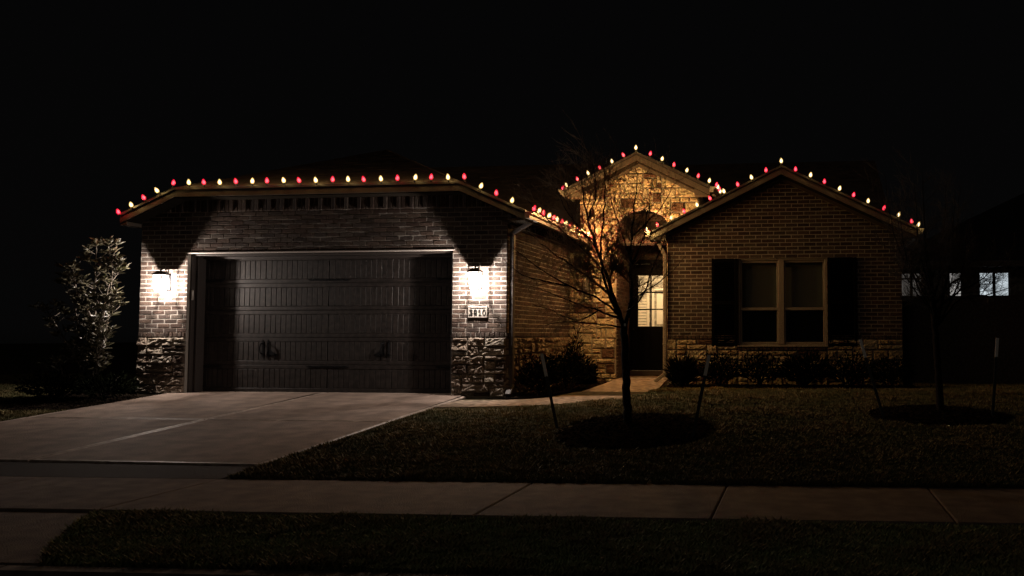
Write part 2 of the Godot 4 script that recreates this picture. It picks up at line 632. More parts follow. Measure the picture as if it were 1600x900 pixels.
	for i in js.size() - 1:
		var st2 := begin()
		var g := 0.0045
		var y := -0.372
		var p00 := Vector3(js[i] + g, y, walk_line(js[i], 6.2))
		var p10 := Vector3(js[i + 1] - g, y, walk_line(js[i + 1], 6.2))
		var p11 := Vector3(js[i + 1] - g, y, walk_line(js[i + 1], 7.72))
		var p01 := Vector3(js[i] + g, y, walk_line(js[i], 7.72))
		slab_shape(st2, p00, p10, p11, p01)
		obj("slab", done(st2), M.sidewalk, walk)

	# front walk: curves from the driveway to the porch
	var fw := thing("front_walk", "curved concrete walk from the driveway to the front porch", "path")
	fw.set_meta("kind", "structure")
	var front := [Vector2(-5.48, 1.42), Vector2(-5.0, 1.34), Vector2(-4.4, 1.14), Vector2(-3.8, 0.82), Vector2(-3.3, 0.42), Vector2(-2.9, -0.1), Vector2(-2.68, -0.75), Vector2(-2.6, -1.5), Vector2(-2.62, -2.3), Vector2(-2.68, -3.1), Vector2(-2.72, -3.5), Vector2(-2.74, -4.08)]
	var rear := [Vector2(-5.48, 0.36), Vector2(-5.1, 0.34), Vector2(-4.75, 0.26), Vector2(-4.4, 0.08), Vector2(-4.15, -0.2), Vector2(-3.98, -0.6), Vector2(-3.9, -1.1), Vector2(-3.86, -1.7), Vector2(-3.84, -2.3), Vector2(-3.83, -3.0), Vector2(-3.83, -3.6), Vector2(-3.83, -4.08)]
	for part in [[0, 3], [3, 7], [7, 11]]:
		var f := begin()
		for i in range(part[0], part[1]):
			var q := []
			for e: Vector2 in [front[i], front[i + 1], rear[i + 1], rear[i]]:
				q.append(Vector3(e.x, walk_y(e.y), e.y))
			quad(f, q[0], q[1], q[2], q[3])
			var dn := Vector3(0, -0.12, 0)
			quad(f, q[0] + dn, q[1] + dn, q[1], q[0])
			quad(f, q[2] + dn, q[3] + dn, q[3], q[2])
		obj("slab", done(f), M.walk, fw)

	# mulch beds
	bed("flower_bed", "dark mulch bed in the corner between garage and porch", PackedVector2Array([Vector2(-4.83, 0.22), Vector2(-4.45, 0.0), Vector2(-4.2, -0.3), Vector2(-4.0, -0.8), Vector2(-3.9, -1.5), Vector2(-3.86, -2.5), Vector2(-3.85, -4.05), Vector2(-4.83, -4.05)]), 0.03)
	bed("flower_bed", "dark mulch bed under the shuttered front window", PackedVector2Array([Vector2(-2.6, -3.45), Vector2(-2.56, -2.2), Vector2(-2.2, -1.95), Vector2(0.0, -1.95), Vector2(2.2, -2.1), Vector2(2.2, -3.45)]), 0.02)
	bed("flower_bed", "dark mulch bed left of the garage round the magnolia", PackedVector2Array([Vector2(-10.97, 1.9), Vector2(-11.6, 2.2), Vector2(-12.6, 1.9), Vector2(-13.1, 0.9), Vector2(-13.0, -0.6), Vector2(-11.5, -0.9), Vector2(-10.97, -0.1)]), 0.02)
	mound("mulch_ring", "dark mulch ring round the nearer bare tree", Vector3(-2.05, 0, 3.2), 1.02, 1.5)
	mound("mulch_ring", "dark mulch ring round the bare tree at right", Vector3(1.9, 0, 1.6), 1.02, 1.05)

func drive_y(z: float) -> float:
	return -0.058 * maxf(z, 0.0) + 0.0

func walk_y(z: float) -> float:
	if z > 1.0:
		return -0.075 - 0.02 * (z - 1.0)
	return lerpf(-0.02, -0.075, clampf((z + 0.8) / 1.8, 0, 1)) if z > -0.8 else lerpf(-0.02, 0.075, clampf((-0.8 - z) / 3.2, 0, 1))

func slab_shape(st: SurfaceTool, a: Vector3, b: Vector3, c: Vector3, d: Vector3) -> void:
	# a, b far edge left to right; c, d near edge right to left; rounded rim
	var cen := (a + b + c + d) / 4.0
	var inn := []
	for p: Vector3 in [a, b, c, d]:
		var v := cen - p
		inn.append(p + Vector3(signf(v.x) * 0.012, 0.0, signf(v.z) * 0.012))
	var rim := []
	for p: Vector3 in [a, b, c, d]:
		rim.append(p + Vector3(0, -0.008, 0))
	quad(st, inn[3], inn[2], inn[1], inn[0])
	for i in 4:
		var j := (i + 1) % 4
		quad(st, rim[j], rim[i], inn[i], inn[j])
		var dn := Vector3(0, -0.09, 0)
		quad(st, rim[j] + dn, rim[i] + dn, rim[i], rim[j])

func slab(parent: Node, x0: float, x1: float, z0: float, z1: float, _edged: bool) -> void:
	var g := 0.006
	x0 += g
	x1 -= g
	z0 += g
	z1 -= g
	var m := 0.055
	var mesh: ArrayMesh
	# inner, broomed
	var st := begin()
	st.set_material(M.concrete)
	var zs := [z0 + m, z1 - m] if z0 > 0.0 else [z0 + m, 0.02, z1 - m]
	for i in zs.size() - 1:
		quad(st, Vector3(x0 + m, drive_y(zs[i + 1]), zs[i + 1]), Vector3(x1 - m, drive_y(zs[i + 1]), zs[i + 1]), Vector3(x1 - m, drive_y(zs[i]), zs[i]), Vector3(x0 + m, drive_y(zs[i]), zs[i]))
	mesh = done(st)
	# margin, trowelled smooth
	var e := begin()
	e.set_material(M.concrete_edge)
	var ring := func(inset: float, dy: float) -> Array:
		return [Vector3(x0 + inset, drive_y(z0 + inset) + dy, z0 + inset), Vector3(x1 - inset, drive_y(z0 + inset) + dy, z0 + inset), Vector3(x1 - inset, drive_y(z1 - inset) + dy, z1 - inset), Vector3(x0 + inset, drive_y(z1 - inset) + dy, z1 - inset)]
	var rings := [ring.call(m, 0.0), ring.call(m - 0.004, 0.003), ring.call(0.014, 0.003), ring.call(0.0, -0.008), ring.call(0.0, -0.1)]
	for r in rings.size() - 1:
		for i in 4:
			var j := (i + 1) % 4
			quad(e, rings[r + 1][j], rings[r + 1][i], rings[r][i], rings[r][j])
	e.generate_normals()
	e.commit(mesh)
	obj("slab", mesh, null, parent)

func bed(called: String, label: String, poly: PackedVector2Array, h: float) -> void:
	var p := ccw(poly.duplicate())
	var st := begin()
	# flat sheet over the polygon, following the lawn, gently raised
	var idx := Geometry2D.triangulate_polygon(p)
	for k in range(0, idx.size(), 3):
		var a := p[idx[k]]
		var b := p[idx[k + 1]]
		var c := p[idx[k + 2]]
		var P := [a, b, c]
		var v := []
		for q: Vector2 in P:
			v.append(Vector3(q.x, maxf(lawn_y(q.y), -0.3) + h, q.y))
		if (v[1] - v[0]).cross(v[2] - v[0]).y > 0:
			tri(st, v[0], v[1], v[2])
		else:
			tri(st, v[0], v[2], v[1])
	var o := struct(called, done(st), M.mulch, label, "flower bed")
	# bark chips scattered over it
	var lo := p[0]
	var hi := p[0]
	for q in p:
		lo = lo.min(q)
		hi = hi.max(q)
	var ts: Array[Transform3D] = []
	var n := int((hi - lo).x * (hi - lo).y * 260)
	for i in n:
		var q := Vector2(rng.randf_range(lo.x, hi.x), rng.randf_range(lo.y, hi.y))
		if Geometry2D.is_point_in_polygon(q, p):
			ts.append(chip_at(Vector3(q.x, lawn_y(q.y) + h + 0.006, q.y)))
	chips(ts, o)

func chip_at(p: Vector3) -> Transform3D:
	var b := Basis.from_euler(Vector3(rng.randf_range(-0.6, 0.6), rng.randf_range(0, TAU), rng.randf_range(-0.6, 0.6)))
	return Transform3D(b.scaled(Vector3.ONE * rng.randf_range(0.6, 1.5)), p)

func chips(ts: Array[Transform3D], parent: Node) -> void:
	var st := begin()
	box(st, Vector3(-0.02, -0.003, -0.006), Vector3(0.02, 0.003, 0.006))
	multi("bark_chips", done(st), M.chips, ts, parent, func() -> Color: return Color(.020, .015, .011) * rng.randf_range(0.6, 1.4))

func multi(called: String, mesh: Mesh, m: Material, ts: Array[Transform3D], parent: Node, tint: Callable) -> MultiMeshInstance3D:
	var mm := MultiMesh.new()
	mm.transform_format = MultiMesh.TRANSFORM_3D
	mm.use_colors = true
	mm.mesh = mesh
	mm.instance_count = ts.size()
	for i in ts.size():
		mm.set_instance_transform(i, ts[i])
		mm.set_instance_color(i, tint.call())
	var o := MultiMeshInstance3D.new()
	o.name = numbered(called) if parent == self else called
	o.multimesh = mm
	o.material_override = m
	o.set_meta("kind", "stuff")
	parent.add_child(o, true)
	return o

func mound(called: String, label: String, c: Vector3, rx: float, rz: float) -> void:
	var st := begin(true)
	var noise := FastNoiseLite.new()
	noise.frequency = 1.4
	noise.seed = 5
	var at := func(r: float, a: float) -> Vector3:
		var wob := 1.0 + 0.05 * sin(a * 3.0 + 1.0) + 0.03 * sin(a * 7.0)
		var p := Vector3(c.x + cos(a) * rx * r * wob, 0, c.z + sin(a) * rz * r * wob)
		p.y = lawn_y(p.z) - 0.01 + 0.10 * pow(maxf(0.0, 1.0 - r * r), 0.6) + 0.015 * noise.get_noise_2d(p.x * 3, p.z * 3) * (1.0 - r * 0.5)
		return p
	for i in 10:
		for k in 36:
			var a0 := TAU * k / 36
			var a1 := TAU * (k + 1) / 36
			var r0 := i / 10.0
			var r1 := (i + 1) / 10.0
			if i > 0:
				tri(st, at.call(r0, a0), at.call(r0, a1), at.call(r1, a1))
			tri(st, at.call(r0, a0), at.call(r1, a1), at.call(r1, a0))
	var o := struct(called, done(st), M.mulch, label, "mulch ring")
	var ts: Array[Transform3D] = []
	for i in 1400:
		ts.append(chip_at(at.call(sqrt(rng.randf()), rng.randf_range(0, TAU)) + Vector3(0, 0.006, 0)))
	chips(ts, o)

# ---------------------------------------------------------------- walls
func wall(called: String, origin: Vector3, yaw: float, polys: Array, thick := 0.2, m: Material = null) -> MeshInstance3D:
	var st := begin()
	for p: PackedVector2Array in polys:
		prism(st, p, -thick, 0.0)
	var o := obj(called, done(st), m if m else M.mortar, house, origin - HOUSE)
	o.rotation.y = yaw
	return o

func brick_mesh(l: float, h: float, d: float) -> ArrayMesh:
	var key := "%d_%d_%d_%d" % [roundi(l * 1000), roundi(h * 1000), roundi(d * 1000), rng.randi() % 5]
	if not brick_cache.has(key):
		var st := begin()
		piece(st, rect(-l / 2, -h / 2, l / 2, h / 2), d, 0.004, 0.0025)
		brick_cache[key] = done(st)
	return brick_cache[key]

const CU := 0.238
const CV := 0.0775
const JT := 0.0145

# lays a running bond over the regions; whole or cut bricks. single: as parts while the budget lasts
func lay_bricks(w: MeshInstance3D, regions: Array, u0: float, u1: float, v0: float, v1: float, single: bool) -> void:
	var st := begin()
	var any := false
	var rows := int(ceil((v1 - v0) / CV - 0.01))
	for r in rows:
		var vb := v0 + r * CV
		var off := (0.5 if r % 2 else 0.0) * CU + rng.randf_range(-0.008, 0.008)
		var u := u0 - off
		while u < u1:
			var full := rect(u + JT / 2, vb + JT / 2, u + CU - JT / 2, vb + CV - JT / 2)
			for reg: PackedVector2Array in regions:
				for p: PackedVector2Array in Geometry2D.intersect_polygons(full, reg):
					if area(p) < 0.0012:
						continue
					var d := 0.0032 + rng.randf_range(-0.0015, 0.0028)
					var lo := p[0]
					var hi := p[0]
					for q in p:
						lo = lo.min(q)
						hi = hi.max(q)
					var c := (lo + hi) / 2
					var pick := rng.randi() % 7
					if single and bricks_left > 0:
						bricks_left -= 1
						var b := MeshInstance3D.new()
						b.name = "brick"
						if absf(area(p) - (hi - lo).x * (hi - lo).y) < 0.00002:
							b.mesh = brick_mesh((hi - lo).x, (hi - lo).y, 0.012)
						else:
							var s1 := begin()
							var loc := PackedVector2Array()
							for q in p:
								loc.append(q - c)
							piece(s1, loc, 0.012, 0.004, 0.002)
							b.mesh = done(s1)
						b.material_override = M.bricks[pick]
						b.position = Vector3(c.x, c.y, d - 0.012)
						w.add_child(b, true)
					else:
						any = true
						var tone: Color = M.brick_tones[pick]
						st.set_color(tone * rng.randf_range(0.85, 1.12))
						piece(st, p, d, 0.004, 0.002)
			u += CU
	if any:
		var o := obj("brickwork", done(st), M.brickwork, w)
		o.set_meta("kind", "stuff")

# bricks on end (soldiers) or on edge (rowlocks)
func lay_upright(w: MeshInstance3D, called: String, regions: Array, u0: float, u1: float, v0: float, v1: float, pitch: float, d: float, proud_every := 0, proud := 0.0, single := true) -> void:
	var u := u0
	var k := 0
	var st := begin()
	var any := false
	while u < u1 - 0.02:
		var full := rect(u + JT / 2, v0 + JT / 2, minf(u + pitch, u1) - JT / 2, v1 - JT / 2)
		for reg: PackedVector2Array in regions:
			for p: PackedVector2Array in Geometry2D.intersect_polygons(full, reg):
				if area(p) < 0.001:
					continue
				var dd := d + rng.randf_range(-0.002, 0.002)
				if proud_every > 0 and k % proud_every == 0:
					dd += proud
				if single:
					var lo := p[0]
					var hi := p[0]
					for q in p:
						lo = lo.min(q)
						hi = hi.max(q)
					var c := (lo + hi) / 2
					var s1 := begin()
					var loc := PackedVector2Array()
					for q in p:
						loc.append(q - c)
					piece(s1, loc, dd, 0.007, 0.002)
					obj(called, done(s1), M.bricks[rng.randi() % 7], w, Vector3(c.x, c.y, 0))
				else:
					any = true
					var tone: Color = M.brick_tones[rng.randi() % 7]
					st.set_color(tone * rng.randf_range(0.85, 1.1))
					piece(st, p, dd, 0.007, 0.002)
		u += pitch
		k += 1
	if any:
		obj("brickwork", done(st), M.brickwork, w).set_meta("kind", "stuff")

# random ashlar: rectangles packed on a grid
func ashlar(u0: float, v0: float, u1: float, v1: float, cw: float, ch: float, wmin: int, wmax: int, hmax: int) -> Array:
	var nx := int(round((u1 - u0) / cw))
	var ny := int(round((v1 - v0) / ch))
	cw = (u1 - u0) / nx
	ch = (v1 - v0) / ny
	var used := {}
	var out := []
	for y in ny:
		for x in nx:
			if used.has(Vector2i(x, y)):
				continue
			var w := rng.randi_range(wmin, wmax)
			var h := 1
			var roll := rng.randf()
			if roll > 0.45:
				h = 2
			if roll > 0.85:
				h = 3
			h = mini(mini(h, hmax), ny - y)
			if h >= 2 and rng.randf() < 0.5:
				w = maxi(wmin, w - 1)
			var ww := 0
			while ww < w and x + ww < nx and not used.has(Vector2i(x + ww, y)):
				ww += 1
			# do not leave a sliver
			if x + ww < nx and not used.has(Vector2i(x + ww, y)) and (x + ww + 1 >= nx or used.has(Vector2i(x + ww + 1, y))):
				ww += 1
			for a in ww:
				for b in h:
					used[Vector2i(x + a, y + b)] = true
			out.append(rect(u0 + x * cw, v0 + y * ch, u0 + (x + ww) * cw, v0 + (y + h) * ch))
	return out

func lay_stones(w: MeshInstance3D, regions: Array, rects: Array, tones: Array, d: float, amp: float, joint := 0.016) -> void:
	var st := begin()
	var any := false
	for r: PackedVector2Array in rects:
		var small := rect(r[0].x + joint / 2 + rng.randf_range(0, .004), r[0].y + joint / 2 + rng.randf_range(0, .004), r[2].x - joint / 2 - rng.randf_range(0, .004), r[2].y - joint / 2 - rng.randf_range(0, .004))
		for reg: PackedVector2Array in regions:
			for p: PackedVector2Array in Geometry2D.intersect_polygons(small, reg):
				if area(p) < 0.0022:
					continue
				var lo := p[0]
				var hi := p[0]
				for q in p:
					lo = lo.min(q)
					hi = hi.max(q)
				var c := (lo + hi) / 2
				var dd := d * rng.randf_range(0.75, 1.25)
				var m: StandardMaterial3D = tones[rng.randi() % tones.size()]
				if stones_left > 0:
					stones_left -= 1
					var s1 := begin()
					var loc := PackedVector2Array()
					for q in p:
						loc.append(q - c)
					rough_piece(s1, loc, dd, amp)
					obj("stone", done(s1), m, w, Vector3(c.x, c.y, 0))
				else:
					any = true
					st.set_color(m.albedo_color.srgb_to_linear())
					rough_piece(st, p, dd, amp)
	if any:
		obj("stonework", done(st), M.stonework, w).set_meta("kind", "stuff")

# ---------------------------------------------------------------- roofs
func roof_plane(called: String, origin: Vector3, u: Vector3, v: Vector3, poly: PackedVector2Array) -> void:
	u = u.normalized()
	v = v.normalized()
	var n := u.cross(v).normalized()
	var t := Transform3D(Basis(u, v, n), origin)
	var st := begin()
	prism(st, poly, -0.05, 0.0, t)
	var r := hpart(called, done(st), M.roof)
	var lo := poly[0]
	var hi := poly[0]
	for p in poly:
		lo = lo.min(p)
		hi = hi.max(p)
	var sh := begin()
	var row := 0
	var y := lo.y - 0.02
	while y < hi.y:
		var x := lo.x - rng.randf() * 0.3
		while x < hi.x:
			var wd := rng.randf_range(0.16, 0.34)
			for p: PackedVector2Array in Geometry2D.intersect_polygons(rect(x + 0.003, y, x + wd - 0.003, y + 0.146), poly):
				if area(p) < 0.002:
					continue
				var g := rng.randf_range(0.6, 1.35)
				sh.set_color((Color(.13, .10, .075) if called == "main_roof" else Color(.048, .038, .031)) * g)
				prism(sh, p, 0.001, 0.007 + rng.randf() * 0.007, t * Transform3D(Basis(Vector3(1, 0, 0), -0.04), Vector3(0, 0, 0.004)).translated(Vector3.ZERO) if false else t)
			x += wd
		y += 0.145
		row += 1
	obj("shingles", done(sh), M.shingle, r).set_meta("kind", "stuff")

# ---------------------------------------------------------------- the house
func build_house() -> void:
	house = thing("brick_house", "single-storey brick and stone house with double garage and lit front door", "house", HOUSE)
	garage_front()
	garage_side()
	entry()
	wing()
	roofs()
	bodies()

func garage_front() -> void:
	var L := -11.48
	var R := -4.84
	var OL := -10.59
	var OR := -5.775
	var top := PackedVector2Array([Vector2(L, 2.44), Vector2(R, 2.44), Vector2(R, 3.02), Vector2(-5.56, 3.375), Vector2(-10.66, 3.375), Vector2(L, 2.98)])
	var left := rect(L, -0.05, OL, 2.44)
	var right := rect(OR, -0.05, R, 2.44)
	var w := wall("garage_front_wall", Vector3.ZERO, 0.0, [left, right, top])
	var bl := rect(L, 1.045, OL, 2.44)
	var br := rect(OR, 1.045, R, 2.44)
	var band := PackedVector2Array([Vector2(L, 2.44), Vector2(R, 2.44), Vector2(R, 3.02), Vector2(-5.1, 3.1375), Vector2(-11.15, 3.1375), Vector2(L, 2.98)])
	lay_bricks(w, [bl], L, OL, 1.045, 2.44, true)
	# round the house number the wall opens
	var holes := [rect(OR, 1.045, -5.512, 2.44), rect(-5.512, 1.49, -5.143, 2.44), rect(-5.143, 1.045, R, 2.44), rect(-5.512, 1.045, -5.143, 1.275)]
	lay_bricks(w, holes, OR, R, 1.045, 2.44, true)
	lay_bricks(w, [band], L, R, 2.44, 3.1375, true)
	# soldiers with every third one proud
	lay_upright(w, "soldier_brick", [top], L, R, 3.1375, 3.37, 0.0782, 0.007, 3, 0.013)
	lay_upright(w, "rowlock_brick", [left], L, OL, 0.962, 1.045, 0.083, 0.03)
	lay_upright(w, "rowlock_brick", [right], OR, R, 0.962, 1.045, 0.083, 0.03)
	lay_stones(w, [left], ashlar(L - 0.02, -0.02, OL, 0.958, 0.10, 0.078, 2, 5, 2), M.stones_dark, 0.045, 0.022, 0.010)
	lay_stones(w, [right], ashlar(OR, -0.02, R + 0.02, 0.958, 0.10, 0.078, 2, 5, 2), M.stones_dark, 0.045, 0.022, 0.010)
	# lintel
	hpart("lintel", box_mesh(Vector3(OL - 0.04, 2.418, -0.1), Vector3(OR + 0.04, 2.438, 0.017), 0.003), M.lintel)
	# jambs and head trim
	var jt := begin()
	cbox(jt, Vector3(OL + 0.001, -0.02, -0.365), Vector3(OL + 0.035, 2.415, -0.07))
	cbox(jt, Vector3(OL + 0.036, -0.02, -0.373), Vector3(OL + 0.085, 2.38, -0.16))
	hpart("door_jamb", done(jt), M.trim)
	jt = begin()
	cbox(jt, Vector3(OR - 0.035, -0.02, -0.365), Vector3(OR - 0.001, 2.415, -0.07))
	cbox(jt, Vector3(OR - 0.085, -0.02, -0.373), Vector3(OR - 0.036, 2.38, -0.16))
	hpart("door_jamb", done(jt), M.trim)
	jt = begin()
	cbox(jt, Vector3(OL + 0.037, 2.385, -0.365), Vector3(OR - 0.037, 2.416, -0.06))
	cbox(jt, Vector3(OL + 0.087, 2.345, -0.373), Vector3(OR - 0.087, 2.383, -0.28))
	hpart("door_head", done(jt), M.trim)
	hpart("keypad", box_mesh(Vector3(-10.545, 1.61, -0.069), Vector3(-10.513, 1.78, -0.045), 0.005), M.keypad)
	garage_door(OL + 0.05, OR - 0.05)
	# house number
	var pq := begin()
	var x0 := -5.497
	var x1 := -5.158
	var y0 := 1.286
	var y1 := 1.480
	for b in [[x0, y0, x1, y0 + 0.033], [x0, y1 - 0.033, x1, y1], [x0, y0 + 0.033, x0 + 0.036, y1 - 0.033], [x1 - 0.036, y0 + 0.033, x1, y1 - 0.033]]:
		cbox(pq, Vector3(b[0], b[1], 0.001), Vector3(b[2], b[3], 0.026), 0.008)
	var plaque := hpart("address_plaque", done(pq), M.plaque)
	obj("plaque_panel", box_mesh(Vector3(x0 + 0.036, y0 + 0.033, 0.001), Vector3(x1 - 0.036, y1 - 0.033, 0.018), 0.002), M.plaque_in, plaque)
	var f := SystemFont.new()
	f.font_names = PackedStringArray(["Droid Serif"])
	var tm := TextMesh.new()
	tm.text = "3910"
	tm.font = f
	tm.font_size = 64
	tm.pixel_size = 0.0021
	tm.depth = 0.012
	obj("house_number", tm, M.black, plaque, Vector3((x0 + x1) / 2, y0 + 0.088, 0.0245))

func garage_door(dl: float, dr: float) -> void:
	var zf := -0.375
	var st := begin()
	box(st, Vector3(dl, -0.01, zf - 0.05), Vector3(dr, 2.4, zf - 0.03))
	var door := hpart("garage_door", done(st), M.door)
	var sec := 0.478
	for s in 5:
		var y0 := 0.0 + s * sec
		var y1 := y0 + sec - 0.003
		var p := begin()
		# rails
		cbox(p, Vector3(dl, y0 + 0.002, zf - 0.03), Vector3(dr, y0 + 0.07, zf), 0.006)
		cbox(p, Vector3(dl, y1 - 0.07, zf - 0.03), Vector3(dr, y1, zf), 0.006)
		# stiles at the edges and between the leaves
		var mid := (dl + dr) / 2
		var q := (dr - dl) / 4
		var stiles := [dl + 0.05, mid - 0.06, mid + 0.06, dr - 0.05, dl + q - 0.055, dl + q + 0.055, dr - q - 0.055, dr - q + 0.055]
		for x: float in stiles:
			cbox(p, Vector3(x - 0.05, y0 + 0.071, zf - 0.03), Vector3(x + 0.05, y1 - 0.071, zf - 0.001), 0.006)
		# boards between the stiles
		var gaps := [[dl + 0.101, dl + q - 0.106], [dl + q + 0.106, mid - 0.111], [mid + 0.111, dr - q - 0.106], [dr - q + 0.106, dr - 0.101]]
		for g in gaps:
			var n := int(round((g[1] - g[0]) / 0.098))
			var bw: float = (g[1] - g[0]) / n
			for k in n:
				piece(p, rect(g[0] + k * bw + 0.001, y0 + 0.071, g[0] + (k + 1) * bw - 0.001, y1 - 0.071), 0.027, 0.009, 0.0005, Transform3D(Basis(), Vector3(0, 0, zf - 0.03)))
		obj("door_panel", done(p), M.door, door)
	# straps: at both edges and, in pairs, at the middle, on the second and fifth rails
	for y: float in [1.965, 0.445]:
		for d in [[dl + 0.02, 1.0], [(dl + dr) / 2 - 0.012, -1.0], [(dl + dr) / 2 + 0.012, 1.0], [dr - 0.02, -1.0]]:
			var h := begin()
			var x: float = d[0]
			var s: float = d[1]
			prism(h, PackedVector2Array([Vector2(x, y - 0.022), Vector2(x + s * 0.26, y - 0.013), Vector2(x + s * 0.30, y - 0.024), Vector2(x + s * 0.385, y), Vector2(x + s * 0.30, y + 0.024), Vector2(x + s * 0.26, y + 0.013), Vector2(x, y + 0.022)]), zf + 0.001, zf + 0.007)
			for bx: float in [0.04, 0.14, 0.24]:
				lathe(h, [Vector2(0.009, 0), Vector2(0.007, 0.004), Vector2(0.0, 0.006)], 8, Transform3D(Basis(Vector3(1, 0, 0), PI / 2), Vector3(x + s * bx, y, zf + 0.007)))
			obj("strap_hinge", done(h), M.iron, door)
	# pull handles, a pair on each double leaf
	for cx: float in [-9.342, -7.109]:
		for s: float in [-1.0, 1.0]:
			var h := begin()
			var x: float = cx + s * 0.05
			prism(h, PackedVector2Array([Vector2(x - 0.018, 0.62), Vector2(x + 0.018, 0.62), Vector2(x + 0.024, 0.66), Vector2(x + 0.012, 0.76), Vector2(x + 0.024, 0.86), Vector2(x, 0.92), Vector2(x - 0.024, 0.86), Vector2(x - 0.012, 0.76), Vector2(x - 0.024, 0.66)]), zf + 0.001, zf + 0.008)
			tube(h, [Vector3(x, 0.665, zf + 0.006), Vector3(x + s * 0.015, 0.68, zf + 0.045), Vector3(x + s * 0.03, 0.76, zf + 0.05), Vector3(x + s * 0.015, 0.84, zf + 0.045), Vector3(x, 0.855, zf + 0.006)], [0.011, 0.011, 0.012, 0.011, 0.011], 6)
			obj("pull_handle", done(h), M.iron, door)
		var arm := begin()
		prism(arm, PackedVector2Array([Vector2(cx + 0.07, 0.64), Vector2(cx + 0.21, 0.64), Vector2(cx + 0.23, 0.655), Vector2(cx + 0.08, 0.74)] if cx < -8 else [Vector2(cx - 0.07, 0.64), Vector2(cx - 0.21, 0.64), Vector2(cx - 0.23, 0.655), Vector2(cx - 0.08, 0.74)]), zf + 0.001, zf + 0.006)
		obj("corner_plate", done(arm), M.iron, door)

func garage_side() -> void:
	var face := rect(0.0, -0.05, 4.1, 2.87)
	var w := wall("garage_side_wall", Vector3(-4.84, 0, 0), PI / 2, [rect(0.2, -0.05, 4.1, 2.87)])
	lay_bricks(w, [rect(0.0, 1.045, 4.1, 2.64)], 0.0, 4.1, 1.045, 2.6725, false)
	lay_upright(w, "soldier_brick", [face], 0.0, 4.1, 2.645, 2.86, 0.0782, 0.011)
	lay_upright(w, "rowlock_brick", [face], 0.0, 4.1, 0.962, 1.045, 0.083, 0.03)
	lay_stones(w, [face], ashlar(0.0, -0.02, 4.1, 0.958, 0.10, 0.098, 1, 3, 2), M.stones_tan, 0.04, 0.018)

